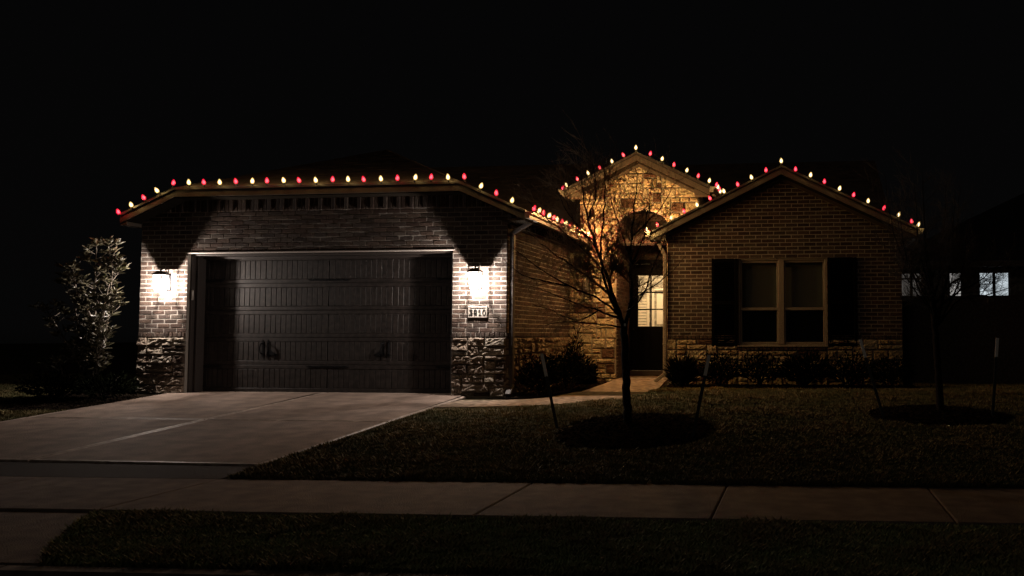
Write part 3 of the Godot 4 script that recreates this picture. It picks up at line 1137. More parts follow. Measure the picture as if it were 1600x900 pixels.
func entry() -> void:
	var zw := -4.1
	# outline with the arch cut out of its foot
	var pts := PackedVector2Array([Vector2(-4.84, -0.05), Vector2(-3.83, -0.05), Vector2(-3.83, 3.39)])
	var cx := -3.29
	var R := 0.708
	var cy := 2.932
	for k in range(1, 14):
		var x := lerpf(-0.54, 0.54, k / 14.0)
		pts.append(Vector2(cx + x, cy + sqrt(R * R - x * x)))
	for p: Vector2 in [Vector2(-2.75, 3.39), Vector2(-2.75, -0.05), Vector2(-2.08, -0.05), Vector2(-2.08, 3.98), Vector2(-3.35, 4.60), Vector2(-4.62, 3.98), Vector2(-4.62, 2.9), Vector2(-4.84, 2.9)]:
		pts.append(p)
	var w := wall("entry_wall", Vector3(0, 0, zw), 0.0, [pts])
	var rects := ashlar(-4.84, -0.02, -2.08, 4.62, 0.1, 0.105, 1, 4, 2)
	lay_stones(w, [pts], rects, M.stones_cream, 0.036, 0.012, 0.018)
	# corner board of the tower over the garage roof
	hpart("corner_board", box_mesh(Vector3(-4.70, 3.0, zw - 0.16), Vector3(-4.622, 3.97, zw + 0.05)), M.shutter)
	# the porch behind the arch
	var zd := -5.55
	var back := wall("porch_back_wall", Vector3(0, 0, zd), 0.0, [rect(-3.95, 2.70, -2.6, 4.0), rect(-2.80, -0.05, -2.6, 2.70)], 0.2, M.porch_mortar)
	lay_bricks(back, [rect(-3.83, 2.685, -2.62, 3.75)], -3.83, -2.62, 2.685, 3.75, false)
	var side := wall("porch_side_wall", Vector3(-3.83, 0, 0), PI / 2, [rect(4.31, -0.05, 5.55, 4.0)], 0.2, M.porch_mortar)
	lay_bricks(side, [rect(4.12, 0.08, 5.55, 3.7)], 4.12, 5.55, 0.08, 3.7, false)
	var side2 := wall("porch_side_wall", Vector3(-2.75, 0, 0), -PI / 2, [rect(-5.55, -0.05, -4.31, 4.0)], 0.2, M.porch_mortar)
	side2.name = "porch_side_wall_001"
	hpart("porch_ceiling", box_mesh(Vector3(-3.83, 3.75, -5.55), Vector3(-2.75, 3.8, -4.3)), M.shutter)
	hpart("porch_floor", box_mesh(Vector3(-3.83, -0.1, -5.6), Vector3(-2.75, 0.085, -4.075), 0.01), M.walk)
	# front door: dark, six panes in its upper half
	var dl := -3.81
	var dr := -2.88
	var y0 := 0.205
	var y1 := 2.60
	var fr := begin()
	cbox(fr, Vector3(dl - 0.02, 0.086, zd - 0.12), Vector3(dl + 0.02, y1 + 0.08, zd + 0.02))
	cbox(fr, Vector3(dr - 0.02, 0.086, zd - 0.12), Vector3(dr + 0.08, y1 + 0.08, zd + 0.02))
	cbox(fr, Vector3(dl + 0.021, y1 + 0.004, zd - 0.12), Vector3(dr - 0.021, y1 + 0.098, zd + 0.02))
	hpart("door_frame", done(fr), M.front_door)
	hpart("door_sill", box_mesh(Vector3(dl - 0.02, 0.086, zd - 0.1), Vector3(dr + 0.02, 0.2, zd + 0.07), 0.01), M.trim)
	var d := begin()
	var gl := -3.640
	var gr := -3.052
	var gb := 1.195
	var gt := 2.345
	var zb := zd - 0.09
	var zt := zd - 0.045
	cbox(d, Vector3(dl + 0.021, y0, zb), Vector3(gl, y1, zt))
	cbox(d, Vector3(gr, y0, zb), Vector3(dr - 0.021, y1, zt))
	cbox(d, Vector3(gl, gt, zb), Vector3(gr, y1, zt))
	cbox(d, Vector3(gl, y0, zb), Vector3(gr, gb, zt))
	# raised panels below the glass
	cbox(d, Vector3(gl + 0.03, y0 + 0.2, zt), Vector3((gl + gr) / 2 - 0.03, gb - 0.12, zt + 0.014), 0.012)
	cbox(d, Vector3((gl + gr) / 2 + 0.03, y0 + 0.2, zt), Vector3(gr - 0.03, gb - 0.12, zt + 0.014), 0.012)
	var door := hpart("front_door", done(d), M.front_door)
	var mb := begin()
	cbox(mb, Vector3((gl + gr) / 2 - 0.014, gb, zb + 0.008), Vector3((gl + gr) / 2 + 0.014, gt, zt + 0.006), 0.004)
	for k in [1, 2]:
		var yy: float = lerpf(gb, gt, k / 3.0)
		cbox(mb, Vector3(gl, yy - 0.014, zb + 0.007), Vector3((gl + gr) / 2 - 0.0145, yy + 0.014, zt + 0.005), 0.004)
		cbox(mb, Vector3((gl + gr) / 2 + 0.0145, yy - 0.014, zb + 0.007), Vector3(gr, yy + 0.014, zt + 0.005), 0.004)
	obj("glazing_bars", done(mb), M.front_door, door)
	for i in 2:
		for k in 3:
			var xa := lerpf(gl, gr, i / 2.0)
			var xb := lerpf(gl, gr, (i + 1) / 2.0)
			var ya := lerpf(gb, gt, k / 3.0)
			var yb := lerpf(gb, gt, (k + 1) / 3.0)
			var pn := begin()
			quad(pn, Vector3(xa + 0.005, ya + 0.005, zd - 0.068), Vector3(xb - 0.005, ya + 0.005, zd - 0.068), Vector3(xb - 0.005, yb - 0.005, zd - 0.068), Vector3(xa + 0.005, yb - 0.005, zd - 0.068))
			obj("pane", done(pn), M.glass, door)
	var kn := begin(true)
	lathe(kn, [Vector2(0.012, 0), Vector2(0.012, 0.03), Vector2(0.028, 0.045), Vector2(0.028, 0.06), Vector2(0.0, 0.07)], 12, Transform3D(Basis(Vector3(1, 0, 0), PI / 2), Vector3(dl + 0.075, 1.12, zt)))
	obj("door_knob", done(kn), M.iron, door)
	foyer(zd - 0.13)
	# downspout on the corner of the wing
	var ds := begin()
	cbox(ds, Vector3(-2.735, 0.22, -3.50), Vector3(-2.668, 2.62, -3.42), 0.01)
	cbox(ds, Vector3(-0.035, -0.2, -0.04), Vector3(0.035, 0.2, 0.04), 0.01, Transform3D(Basis(Vector3(0, 0, 1), 0.5), Vector3(-2.79, 2.78, -3.46)))
	cbox(ds, Vector3(-0.035, -0.14, -0.04), Vector3(0.035, 0.14, 0.04), 0.01, Transform3D(Basis(Vector3(0, 0, 1), -0.9), Vector3(-2.79, 0.15, -3.44)))
	for y: float in [0.8, 2.0]:
		cbox(ds, Vector3(-2.74, y, -3.505), Vector3(-2.66, y + 0.03, -3.415), 0.004)
	hpart("downspout", done(ds), M.gutter)

func foyer(z1: float) -> void:
	# the lit hall behind the front door
	var xa := -4.6
	var xb := -2.3
	var z0 := -8.4
	var st := begin()
	box(st, Vector3(xa - 0.1, 0.1, z0 - 0.1), Vector3(xb + 0.1, 0.2, z1))
	hpart("hall_floor", done(st), M.tile)
	st = begin()
	box(st, Vector3(xa - 0.1, 0.2, z0 - 0.1), Vector3(xb + 0.1, 2.9, z0))
	box(st, Vector3(xa - 0.1, 0.2, z0), Vector3(xa, 2.9, z1))
	box(st, Vector3(xb, 0.2, z0), Vector3(xb + 0.1, 2.9, z1))
	box(st, Vector3(xa, 0.2, z1 - 0.04), Vector3(-3.84, 2.9, z1))
	box(st, Vector3(-2.84, 0.2, z1 - 0.04), Vector3(xb, 2.9, z1))
	box(st, Vector3(-3.84, 2.63, z1 - 0.04), Vector3(-2.84, 2.9, z1))
	hpart("hall_wall", done(st), M.cream)
	st = begin()
	box(st, Vector3(xa - 0.1, 2.9, z0 - 0.1), Vector3(xb + 0.1, 3.0, z1))
	hpart("hall_ceiling", done(st), M.white_paint)
	# a panelled door and casings on the far wall, a louvred shutter low at left
	st = begin()
	for b in [[-4.30, 0.2, -4.22, 2.28], [-3.92, 0.2, -3.86, 2.28], [-4.22, 2.20, -3.92, 2.28], [-3.78, 0.2, -3.72, 2.2], [-3.06, 0.2, -3.0, 2.2], [-3.72, 2.14, -3.06, 2.2]]:
		cbox(st, Vector3(b[0], b[1], z0 + 0.001), Vector3(b[2], b[3], z0 + 0.04), 0.008)
	for r in 2:
		for c in 2:
			cbox(st, Vector3(-3.66 + c * 0.3, 0.35 + r * 0.92, z0 + 0.001), Vector3(-3.42 + c * 0.3, 1.13 + r * 0.92, z0 + 0.022), 0.014)
	hpart("hall_door", done(st), M.white_paint)
	st = begin()
	for k in 22:
		cbox(st, Vector3(-4.21, 0.3 + k * 0.075, z0 + 0.002), Vector3(-3.93, 0.3 + k * 0.075 + 0.055, z0 + 0.02), 0.005)
	hpart("louvre", done(st), M.white_paint)
	var lamp := thing("ceiling_light", "round warm ceiling light in the hall behind the front door", "lamp", Vector3(-3.5, 2.9, -7.0))
	st = begin(true)
	lathe(st, [Vector2(0.0, -0.10), Vector2(0.10, -0.085), Vector2(0.15, -0.045), Vector2(0.16, 0.0)], 20)
	obj("lamp_shade", done(st), M.ceiling_bulb, lamp)
	var o := OmniLight3D.new()
	o.name = "lamp_light"
	o.light_energy = 3.8
	o.light_color = Color(1.0, 0.88, 0.70)
	o.light_size = 0.05
	o.omni_range = 8.0
	o.omni_attenuation = 2.0
	o.shadow_enabled = true
	o.position = Vector3(0, -0.05, 0)
	lamp.add_child(o)

func wing() -> void:
	var zw := -3.5
	var L := -2.655
	var R := 1.985
	var wl := -1.228
	var wr := 0.535
	var wb := 0.775
	var wt := 2.53
	var cap := 1.0
	var gable := PackedVector2Array([Vector2(L, wt), Vector2(R, wt), Vector2(R, 2.96), Vector2(-0.345, 4.10), Vector2(L, 2.96)])
	var bl := rect(L, -0.05, wl, wt)
	var br := rect(wr, -0.05, R, wt)
	var bm := rect(wl, -0.05, wr, wb)
	var w := wall("wing_wall", Vector3(0, 0, zw), 0.0, [gable, bl, br, bm])
	lay_bricks(w, [rect(L, cap, wl, wt), rect(wr, cap, R, wt), gable], L, R, wt - 20 * CV, 4.1, false)
	lay_upright(w, "rowlock_brick", [bl], L, wl, cap - 0.083, cap, 0.083, 0.03)
	lay_upright(w, "rowlock_brick", [br], wr, R, cap - 0.083, cap, 0.083, 0.03)
	lay_upright(w, "rowlock_brick", [bm], wl, wr, wb - 0.083, wb, 0.083, 0.045)
	lay_stones(w, [bl], ashlar(L - 0.02, -0.02, wl, cap - 0.087, 0.1, 0.1, 2, 5, 2), M.stones_cream, 0.04, 0.014)
	lay_stones(w, [br], ashlar(wr, -0.02, R + 0.02, cap - 0.087, 0.1, 0.1, 2, 5, 2), M.stones_cream, 0.04, 0.014)
	lay_stones(w, [rect(wl, -0.02, wr, wb - 0.085)], ashlar(wl, -0.02, wr, wb - 0.085, 0.1, 0.1, 2, 5, 2), M.stones_cream, 0.04, 0.014)
	# window: two sashes either side of a mullion
	var f := begin()
	var z0 := zw - 0.14
	var z1 := zw - 0.03
	cbox(f, Vector3(wl, wb, z0), Vector3(wl + 0.045, wt, z1))
	cbox(f, Vector3(wr - 0.045, wb, z0), Vector3(wr, wt, z1))
	cbox(f, Vector3(wl + 0.046, wt - 0.04, z0), Vector3(wr - 0.046, wt, z1))
	cbox(f, Vector3(wl + 0.046, wb, z0), Vector3(wr - 0.046, wb + 0.04, z1))
	cbox(f, Vector3(-0.425, wb + 0.041, z0), Vector3(-0.31, wt - 0.041, z1 + 0.012))
	var win := hpart("window", done(f), M.sash)
	for s in [[wl + 0.047, -0.427], [-0.308, wr - 0.047]]:
		var q := begin()
		var a: float = s[0]
		var b: float = s[1]
		cbox(q, Vector3(a, 1.49, z0 + 0.03), Vector3(b, 1.545, z1 - 0.012))
		for y in [[wb + 0.041, wb + 0.085], [wt - 0.085, wt - 0.041]]:
			cbox(q, Vector3(a, y[0], z0 + 0.03), Vector3(b, y[1], z1 - 0.03))
		cbox(q, Vector3(a, wb + 0.086, z0 + 0.03), Vector3(a + 0.03, 1.489, z1 - 0.03))
		cbox(q, Vector3(b - 0.03, wb + 0.086, z0 + 0.03), Vector3(b, 1.489, z1 - 0.03))
		cbox(q, Vector3(a, 1.546, z0 + 0.03), Vector3(a + 0.03, wt - 0.086, z1 - 0.03))
		cbox(q, Vector3(b - 0.03, 1.546, z0 + 0.03), Vector3(b, wt - 0.086, z1 - 0.03))
		obj("sash", done(q), M.sash, win)
		for y in [[wb + 0.085, 1.49, zw - 0.085], [1.545, wt - 0.085, zw - 0.07]]:
			var g := begin()
			quad(g, Vector3(a + 0.03, y[0], y[2]), Vector3(b - 0.03, y[0], y[2]), Vector3(b - 0.03, y[1], y[2]), Vector3(a + 0.03, y[1], y[2]))
			obj("pane", done(g), M.glass, win)
		# a roller blind drawn to half height
		obj("roller_blind", box_mesh(Vector3(a, 1.52, zw - 0.24), Vector3(b, wt - 0.03, zw - 0.233), 0.001), M.blind, win)
	# sill
	hpart("window_sill", box_mesh(Vector3(wl - 0.02, wb - 0.012, zw - 0.03), Vector3(wr + 0.02, wb + 0.012, zw + 0.055), 0.006), M.sash)
	# shutters, with their slats
	for s in [[-1.755, -1.235], [0.542, 1.115]]:
		var sh := begin()
		var a: float = s[0]
		var b: float = s[1]
		var zz := zw + 0.016
		cbox(sh, Vector3(a, wb, zz), Vector3(a + 0.06, wt, zz + 0.035))
		cbox(sh, Vector3(b - 0.06, wb, zz), Vector3(b, wt, zz + 0.035))
		for y in [[wb, wb + 0.08], [1.60, 1.68], [wt - 0.08, wt]]:
			cbox(sh, Vector3(a + 0.061, y[0], zz), Vector3(b - 0.061, y[1], zz + 0.033))
		box(sh, Vector3(a + 0.061, wb + 0.081, zz), Vector3(b - 0.061, wt - 0.081, zz + 0.004))
		var shut := hpart("shutter", done(sh), M.shutter)
		var sl := begin()
		cbox(sl, Vector3(a + 0.062, -0.018, -0.004), Vector3(b - 0.062, 0.018, 0.004), 0.003)
		var slat := done(sl)
		for y in [[wb + 0.1, 1.59], [1.70, wt - 0.09]]:
			var yy: float = y[0]
			while yy < y[1]:
				var o := obj("slat", slat, M.shutter, shut, Vector3(0, yy, zz + 0.02))
				o.rotation.x = 0.7
				yy += 0.045
	# dark room behind the window
	var rm := begin()
	box(rm, Vector3(L + 0.1, 0.1, -7.2), Vector3(R - 0.1, 3.0, -7.1))
	box(rm, Vector3(L + 0.1, 0.0, -7.1), Vector3(R - 0.1, 0.1, zw - 0.21))
	box(rm, Vector3(L + 0.1, 2.9, -7.1), Vector3(R - 0.1, 3.0, zw - 0.21))
	box(rm, Vector3(L + 0.1, 0.1, -7.1), Vector3(L + 0.15, 2.9, zw - 0.21))
	box(rm, Vector3(R - 0.15, 0.1, -7.1), Vector3(R - 0.1, 2.9, zw - 0.21))
	hpart("bedroom_wall", done(rm), M.dark_room)
	# the outer sides of the wing
	wall("wing_side_wall", Vector3(R, 0, 0), PI / 2, [rect(3.72, -0.05, 9.5, 2.96)])
	var o2 := wall("wing_side_wall", Vector3(L, 0, 0), -PI / 2, [rect(-4.3, -0.05, -3.71, 2.96)])
	o2.name = "wing_side_wall_001"

func board_along(st: SurfaceTool, pts: Array, h: float, z0: float, z1: float) -> void:
	# fascia boards under a roof line given in x, y
	for i in pts.size() - 1:
		var a: Vector2 = pts[i]
		var b: Vector2 = pts[i + 1]
		prism(st, PackedVector2Array([a, b, b + Vector2(0, -h), a + Vector2(0, -h)]), z0, z1)

func roofs() -> void:
	# garage: a clipped gable
	var gl := Vector2(-11.62, 3.075)
	var gr := Vector2(-4.42, 3.02)
	var hl := Vector2(-10.62, 3.512)
	var hr := Vector2(-5.55, 3.519)
	var zf := 0.36
	roof_plane("garage_roof", Vector3(gr.x, gr.y, zf), Vector3(0, 0, -1), Vector3(-1, 0.445, 0), PackedVector2Array([Vector2(0, 0), Vector2(7.0, 0), Vector2(7.0, 3.9), Vector2(2.40, 3.9), Vector2(0, 1.237)]))
	roof_plane("garage_hip_roof", Vector3(hl.x, hl.y, zf), Vector3(1, 0, 0), Vector3(0, .445, -1), PackedVector2Array([Vector2(0, 0), Vector2(5.07, 0), Vector2(2.62, 2.69)]))
	roof_plane("garage_roof", Vector3(gl.x, gl.y, -6.64), Vector3(0, 0, 1), Vector3(1, 0.4226, 0), PackedVector2Array([Vector2(0, 0), Vector2(7.0, 0), Vector2(7.0, 1.085), Vector2(4.54, 3.93), Vector2(0, 3.93)]))
	var fb := begin()
	board_along(fb, [gl, hl, hr, gr], 0.15, zf - 0.03, zf - 0.004)
	hpart("fascia_board", done(fb), M.fascia)
	# drip edge, proud of the fascia
	var de := begin()
	board_along(de, [gl + Vector2(-0.01, 0.004), hl + Vector2(0, 0.004), hr + Vector2(0, 0.004), gr + Vector2(0.01, 0.004)], 0.035, zf, zf + 0.02)
	hpart("drip_edge", done(de), M.trim)
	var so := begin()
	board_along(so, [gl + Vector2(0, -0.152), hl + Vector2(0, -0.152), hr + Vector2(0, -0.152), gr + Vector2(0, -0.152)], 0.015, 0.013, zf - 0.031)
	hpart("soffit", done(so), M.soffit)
	# left eave return
	var er := begin()
	prism(er, PackedVector2Array([Vector2(-11.62, 2.89), Vector2(-11.49, 2.89), Vector2(-11.49, 2.95)]), -4.0, zf - 0.005)
	hpart("eave_return", done(er), M.fascia)
	# right eave: boxed soffit and gutter
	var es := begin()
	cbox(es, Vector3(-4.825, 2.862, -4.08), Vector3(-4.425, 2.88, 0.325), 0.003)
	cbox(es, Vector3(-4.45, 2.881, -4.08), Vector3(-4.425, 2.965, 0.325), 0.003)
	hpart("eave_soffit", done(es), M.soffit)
	gutter(Vector3(-4.424, 3.0, 0.37), Vector3(-4.424, 3.0, -4.05), 1.0)
	# downspout on the garage's side
	var dsp := begin()
	cbox(dsp, Vector3(-4.805, 0.12, -0.13), Vector3(-4.735, 2.72, -0.03), 0.01)
	cbox(dsp, Vector3(-0.035, -0.22, -0.05), Vector3(0.035, 0.22, 0.05), 0.01, Transform3D(Basis(Vector3(0, 0, 1), -1.0), Vector3(-4.6, 2.80, -0.08)))
	cbox(dsp, Vector3(-0.05, -0.12, -0.035), Vector3(0.05, 0.12, 0.035), 0.01, Transform3D(Basis(Vector3(1, 0, 0), -0.9), Vector3(-4.77, 0.08, -0.0)))
	hpart("downspout", done(dsp), M.trim)

	# entry gable
	gable_roof("entry_roof", Vector2(-3.35, 4.79), 1.53, 0.49, -3.75, -9.0, -4.1)
	gutter(Vector3(-1.82, 4.035, -3.74), Vector3(-1.82, 4.035, -5.6), 1.0)
	gutter(Vector3(-4.88, 4.035, -3.74), Vector3(-4.88, 4.035, -5.6), -1.0)
	# wing gable
	gable_roof("wing_roof", Vector2(-0.345, 4.33), 2.62, 0.487, -3.15, -10.0, -3.5)
	gutter(Vector3(-2.965, 3.05, -3.14), Vector3(-2.965, 3.05, -4.05), -1.0)
	gutter(Vector3(2.275, 3.05, -3.14), Vector3(2.275, 3.05, -9.5), 1.0)
	# main roof behind
	roof_plane("main_roof", Vector3(-11.62, 2.95, -4.12), Vector3(1, 0, 0), Vector3(0, 0.5, -1), rect(0, 0, 7.02, 6.2))
	roof_plane("main_roof", Vector3(-4.6, 2.95, -4.32), Vector3(1, 0, 0), Vector3(0, 0.5, -1), rect(0, 0, 6.6, 6.0))

func gable_roof(called: String, peak: Vector2, half: float, k: float, zf: float, zb: float, zw: float) -> void:
	var ev := peak.y - half * k
	var l := half * sqrt(1 + k * k)
	var dz := zf - zb
	roof_plane(called, Vector3(peak.x + half, ev, zf), Vector3(0, 0, -1), Vector3(-1, k, 0), rect(0, 0, dz, l))
	roof_plane(called, Vector3(peak.x - half, ev, zb), Vector3(0, 0, 1), Vector3(1, k, 0), rect(0, 0, dz, l))
	var a := Vector2(peak.x - half, ev)
	var b := Vector2(peak.x + half, ev)
	var fb := begin()
	board_along(fb, [a, peak, b], 0.17, zf - 0.03, zf - 0.004)
	hpart("fascia_board", done(fb), M.fascia)
	var de := begin()
	board_along(de, [a + Vector2(-0.01, 0.004), peak + Vector2(0, 0.004), b + Vector2(0.01, 0.004)], 0.04, zf, zf + 0.02)
	hpart("drip_edge", done(de), M.trim)
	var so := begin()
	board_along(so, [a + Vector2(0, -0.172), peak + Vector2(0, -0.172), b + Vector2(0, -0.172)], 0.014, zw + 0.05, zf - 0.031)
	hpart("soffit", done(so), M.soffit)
	var fz := begin()
	board_along(fz, [a + Vector2(0.3, 0.3 * k - 0.187), peak + Vector2(0, -0.187), b + Vector2(-0.3, 0.3 * k - 0.187)], 0.07, zw + 0.002, zw + 0.05)
	hpart("frieze_board", done(fz), M.fascia)
	var en := begin()
	for s: float in [-1.0, 1.0]:
		var e := Vector2(peak.x + s * half, ev - 0.17)
		prism(en, PackedVector2Array([e, e + Vector2(-s * 0.32, 0.0), e + Vector2(-s * 0.32, 0.32 * k), e + Vector2(0, 0.02)]), zw + 0.051, zf - 0.032)
	hpart("eave_return", done(en), M.fascia)

func gutter(a: Vector3, b: Vector3, s: float) -> void:
	# an open trough of folded metal, running along z on side s of the eave line
	var st := begin()
	var prof := [Vector2(0.0, 0.0), Vector2(0.0, -0.105), Vector2(0.075, -0.105), Vector2(0.085, -0.06), Vector2(0.115, -0.035), Vector2(0.12, 0.0), Vector2(0.106, 0.004), Vector2(0.106, -0.012)]
	for i in prof.size() - 1:
		var d: Vector2 = (prof[i + 1] - prof[i]).normalized()
		var n := Vector2(-d.y, d.x) * 0.002
		var q := PackedVector2Array([prof[i] - n, prof[i + 1] - n, prof[i + 1] + n, prof[i] + n])
		var w := PackedVector2Array()
		for p in q:
			w.append(Vector2(a.x + s * p.x, a.y + p.y))
		prism(st, w, minf(a.z, b.z), maxf(a.z, b.z))
	var cap := PackedVector2Array()
	for i in 6:
		cap.append(Vector2(a.x + s * prof[i].x, a.y + prof[i].y))
	prism(st, cap, a.z, a.z + 0.004)
	hpart("gutter", done(st), M.gutter)

func bodies() -> void:
	# outer walls that close the house
	wall("garage_left_wall", Vector3(-11.48, 0, 0), -PI / 2, [rect(-9.6, -0.05, -0.21, 3.0)])
	var st := begin()
	box(st, Vector3(-11.28, -0.05, -9.8), Vector3(1.98, 3.0, -9.6))
	hpart("rear_wall", done(st), M.mortar)
	wall("garage_inner_wall", Vector3(-4.84, 0, -4.1), PI / 2, [rect(0.21, -0.05, 5.5, 2.9)])
	st = begin()
	box(st, Vector3(-10.59, -0.03, -0.7), Vector3(-5.775, 2.44, -0.6))
	hpart("garage_partition", done(st), M.dark_room)
	st = begin()
	box(st, Vector3(-4.62, 2.9, -7.5), Vector3(-4.5, 3.97, -4.31))
	box(st, Vector3(-2.2, 2.9, -7.5), Vector3(-2.08, 3.97, -4.31))
	hpart("tower_side_wall", done(st), M.mortar)

# ---------------------------------------------------------------- lanterns
func build_lanterns() -> void:
	lantern(Vector3(-10.95, 1.9, 0.006), "lit black wall lantern on the brick left of the garage door", true)
	lantern(Vector3(-5.315, 1.9, 0.006), "lit black wall lantern above the 3910 house number", true)
	lantern(Vector3(-4.41, 2.07, -4.06), "unlit black wall lantern on the stone wall beside the porch arch", false)

func lantern(at: Vector3, label: String, lit: bool) -> void:
	var o := thing("wall_lantern", label, "wall lantern", at, "coach lanterns on the house walls")
	var zc := 0.185
	var p := begin()
	cbox(p, Vector3(-0.055, -0.13, 0.0), Vector3(0.055, 0.16, 0.016), 0.008)
	obj("backplate", done(p), M.iron, o)
	var a := begin(true)
	tube(a, [Vector3(0, 0.10, 0.01), Vector3(0, 0.19, 0.03), Vector3(0, 0.245, 0.08), Vector3(0, 0.245, 0.13), Vector3(0, 0.215, zc)], [0.011, 0.011, 0.01, 0.01, 0.009], 8)
	obj("arm", done(a), M.iron, o)
	var r := begin()
	var lo := 0.115
	var hi := 0.045
	var y0 := 0.135
	var y1 := 0.20
	for i in 4:
		var c := [Vector2(-1, 1), Vector2(1, 1), Vector2(1, -1), Vector2(-1, -1)]
		var u: Vector2 = c[i]
		var v: Vector2 = c[(i + 1) % 4]
		quad(r, Vector3(u.x * lo, y0, zc + u.y * lo), Vector3(v.x * lo, y0, zc + v.y * lo), Vector3(v.x * hi, y1, zc + v.y * hi), Vector3(u.x * hi, y1, zc + u.y * hi))
	quad(r, Vector3(-hi, y1, zc + hi), Vector3(hi, y1, zc + hi), Vector3(hi, y1, zc - hi), Vector3(-hi, y1, zc - hi))
	quad(r, Vector3(-lo, y0, zc - lo), Vector3(lo, y0, zc - lo), Vector3(lo, y0, zc + lo), Vector3(-lo, y0, zc + lo))
	lathe(r, [Vector2(0.02, 0.2), Vector2(0.012, 0.215), Vector2(0.014, 0.228), Vector2(0.0, 0.245)], 8, Transform3D(Basis(), Vector3(0, 0, zc)))
	obj("lantern_roof", done(r), M.iron, o)
	var f := begin()
	var ht := 0.088
	var hb := 0.07
	var yt := 0.134
	var yb := -0.155
	for c: Vector2 in [Vector2(-1, 1), Vector2(1, 1), Vector2(1, -1), Vector2(-1, -1)]:
		tube(f, [Vector3(c.x * hb, yb, zc + c.y * hb), Vector3(c.x * ht, yt, zc + c.y * ht)], [0.0075, 0.0075], 4)
	for i in 4:
		var c := [Vector2(-1, 1), Vector2(1, 1), Vector2(1, -1), Vector2(-1, -1)]
		var u: Vector2 = c[i]
		var v: Vector2 = c[(i + 1) % 4]
		tube(f, [Vector3(u.x * hb, yb, zc + u.y * hb), Vector3(v.x * hb, yb, zc + v.y * hb)], [0.008, 0.008], 4)
	obj("frame", done(f), M.iron, o)
	for i in 4:
		var c := [Vector2(-1, 1), Vector2(1, 1), Vector2(1, -1), Vector2(-1, -1)]
		var u: Vector2 = c[i]
		var v: Vector2 = c[(i + 1) % 4]
		var g := begin()
		quad(g, Vector3(u.x * hb, yb, zc + u.y * hb) * 1.0, Vector3(v.x * hb, yb, zc + v.y * hb), Vector3(v.x * ht, yt, zc + v.y * ht), Vector3(u.x * ht, yt, zc + u.y * ht))
		obj("pane", done(g), M.lamp_glass, o)
	# candelabra stem, and the bulb
	var s := begin(true)
	lathe(s, [Vector2(0.012, 0.08), Vector2(0.014, 0.125), Vector2(0.03, 0.134)], 10, Transform3D(Basis(), Vector3(0, 0, zc)))
	obj("lamp_holder", done(s), M.iron, o)
	var b := begin(true)
	lathe(b, [Vector2(0.0, -0.075), Vector2(0.03, -0.065), Vector2(0.045, -0.03), Vector2(0.042, 0.01), Vector2(0.022, 0.055), Vector2(0.014, 0.079)], 14, Transform3D(Basis(), Vector3(0, 0, zc)))
	obj("bulb", done(b), M.lamp_bulb if lit else M.lamp_glass, o)
	if lit:
		var l := OmniLight3D.new()
		l.name = "bulb_light"
		l.light_energy = LANTERN_E
		l.light_color = Color(1.0, 0.935, 0.885)
		l.light_size = 0.02
		l.omni_range = 40.0
		l.omni_attenuation = 2.0
		l.shadow_enabled = true
		l.position = Vector3(0, -0.02, zc)
		o.add_child(l)

# ---------------------------------------------------------------- string lights
var bulb_mesh: ArrayMesh
var filament_mesh: ArrayMesh
var socket_mesh: ArrayMesh

func string_lights(label: String, spots: Array, first_red: bool, gains: Dictionary) -> void:
	# spots: [position, lean (Vector3 the bulb points along)]
	var base: Vector3 = spots[0][0]
	var o := thing("string_lights", label, "string lights", base, "red and white string lights on the roof edges")
	var w := begin(true)
	var pts := []
	var rad := []
	for i in spots.size():
		var p: Vector3 = spots[i][0] - base + Vector3(0, -0.035, 0)
		pts.append(p)
		rad.append(0.0045)
		if i < spots.size() - 1:
			var q: Vector3 = spots[i + 1][0] - base + Vector3(0, -0.035, 0)
			pts.append(p.lerp(q, 0.5) + Vector3(0, -0.012, 0.0))
			rad.append(0.0045)
	tube(w, pts, rad, 5)
	obj("wire", done(w), M.wire, o)
	for i in spots.size():
		var red := (i % 2 == 0) == first_red
		var dir: Vector3 = (spots[i][1] + Vector3(rng.randf_range(-0.28, 0.28), 0, rng.randf_range(-0.15, 0.25))).normalized()
		var b := obj("bulb", bulb_mesh, M.bulb_red_shell if red else M.bulb_white_shell, o, spots[i][0] - base)
		var side := dir.cross(Vector3(0, 0, 1)).normalized()
		b.basis = Basis(side, dir, side.cross(dir)).scaled(Vector3.ONE * 0.86)
		obj("filament", filament_mesh, M.bulb_red if red else M.bulb_white, b)
		obj("socket", socket_mesh, M.wire, b)
		var l := OmniLight3D.new()
		l.name = "bulb_light"
		l.light_energy = (BULB_RED_E if red else BULB_WHITE_E) * gains.get(i, gains.get(-1, 1.0))
		l.light_color = Color(1.0, 0.16, 0.2) if red else Color(1.0, 0.835, 0.50)
		l.light_size = 0.03
		l.omni_range = 12.0
		l.omni_attenuation = 2.0
		l.shadow_enabled = true
		l.position = Vector3(0, 0.045, 0)
		b.add_child(l)

func bulb_shape() -> ArrayMesh:
	# a cone-shaped bulb of tinted glass
	var st := begin(true)
	lathe(st, [Vector2(0.018, 0.0), Vector2(0.030, 0.014), Vector2(0.038, 0.036), Vector2(0.036, 0.058), Vector2(0.027, 0.084), Vector2(0.014, 0.108), Vector2(0.0, 0.118)], 12)
	return done(st)

func filament_shape() -> ArrayMesh:
	var st := begin(true)
	lathe(st, [Vector2(0.0, 0.012), Vector2(0.016, 0.022), Vector2(0.024, 0.044), Vector2(0.019, 0.072), Vector2(0.0, 0.094)], 8)
	return done(st)

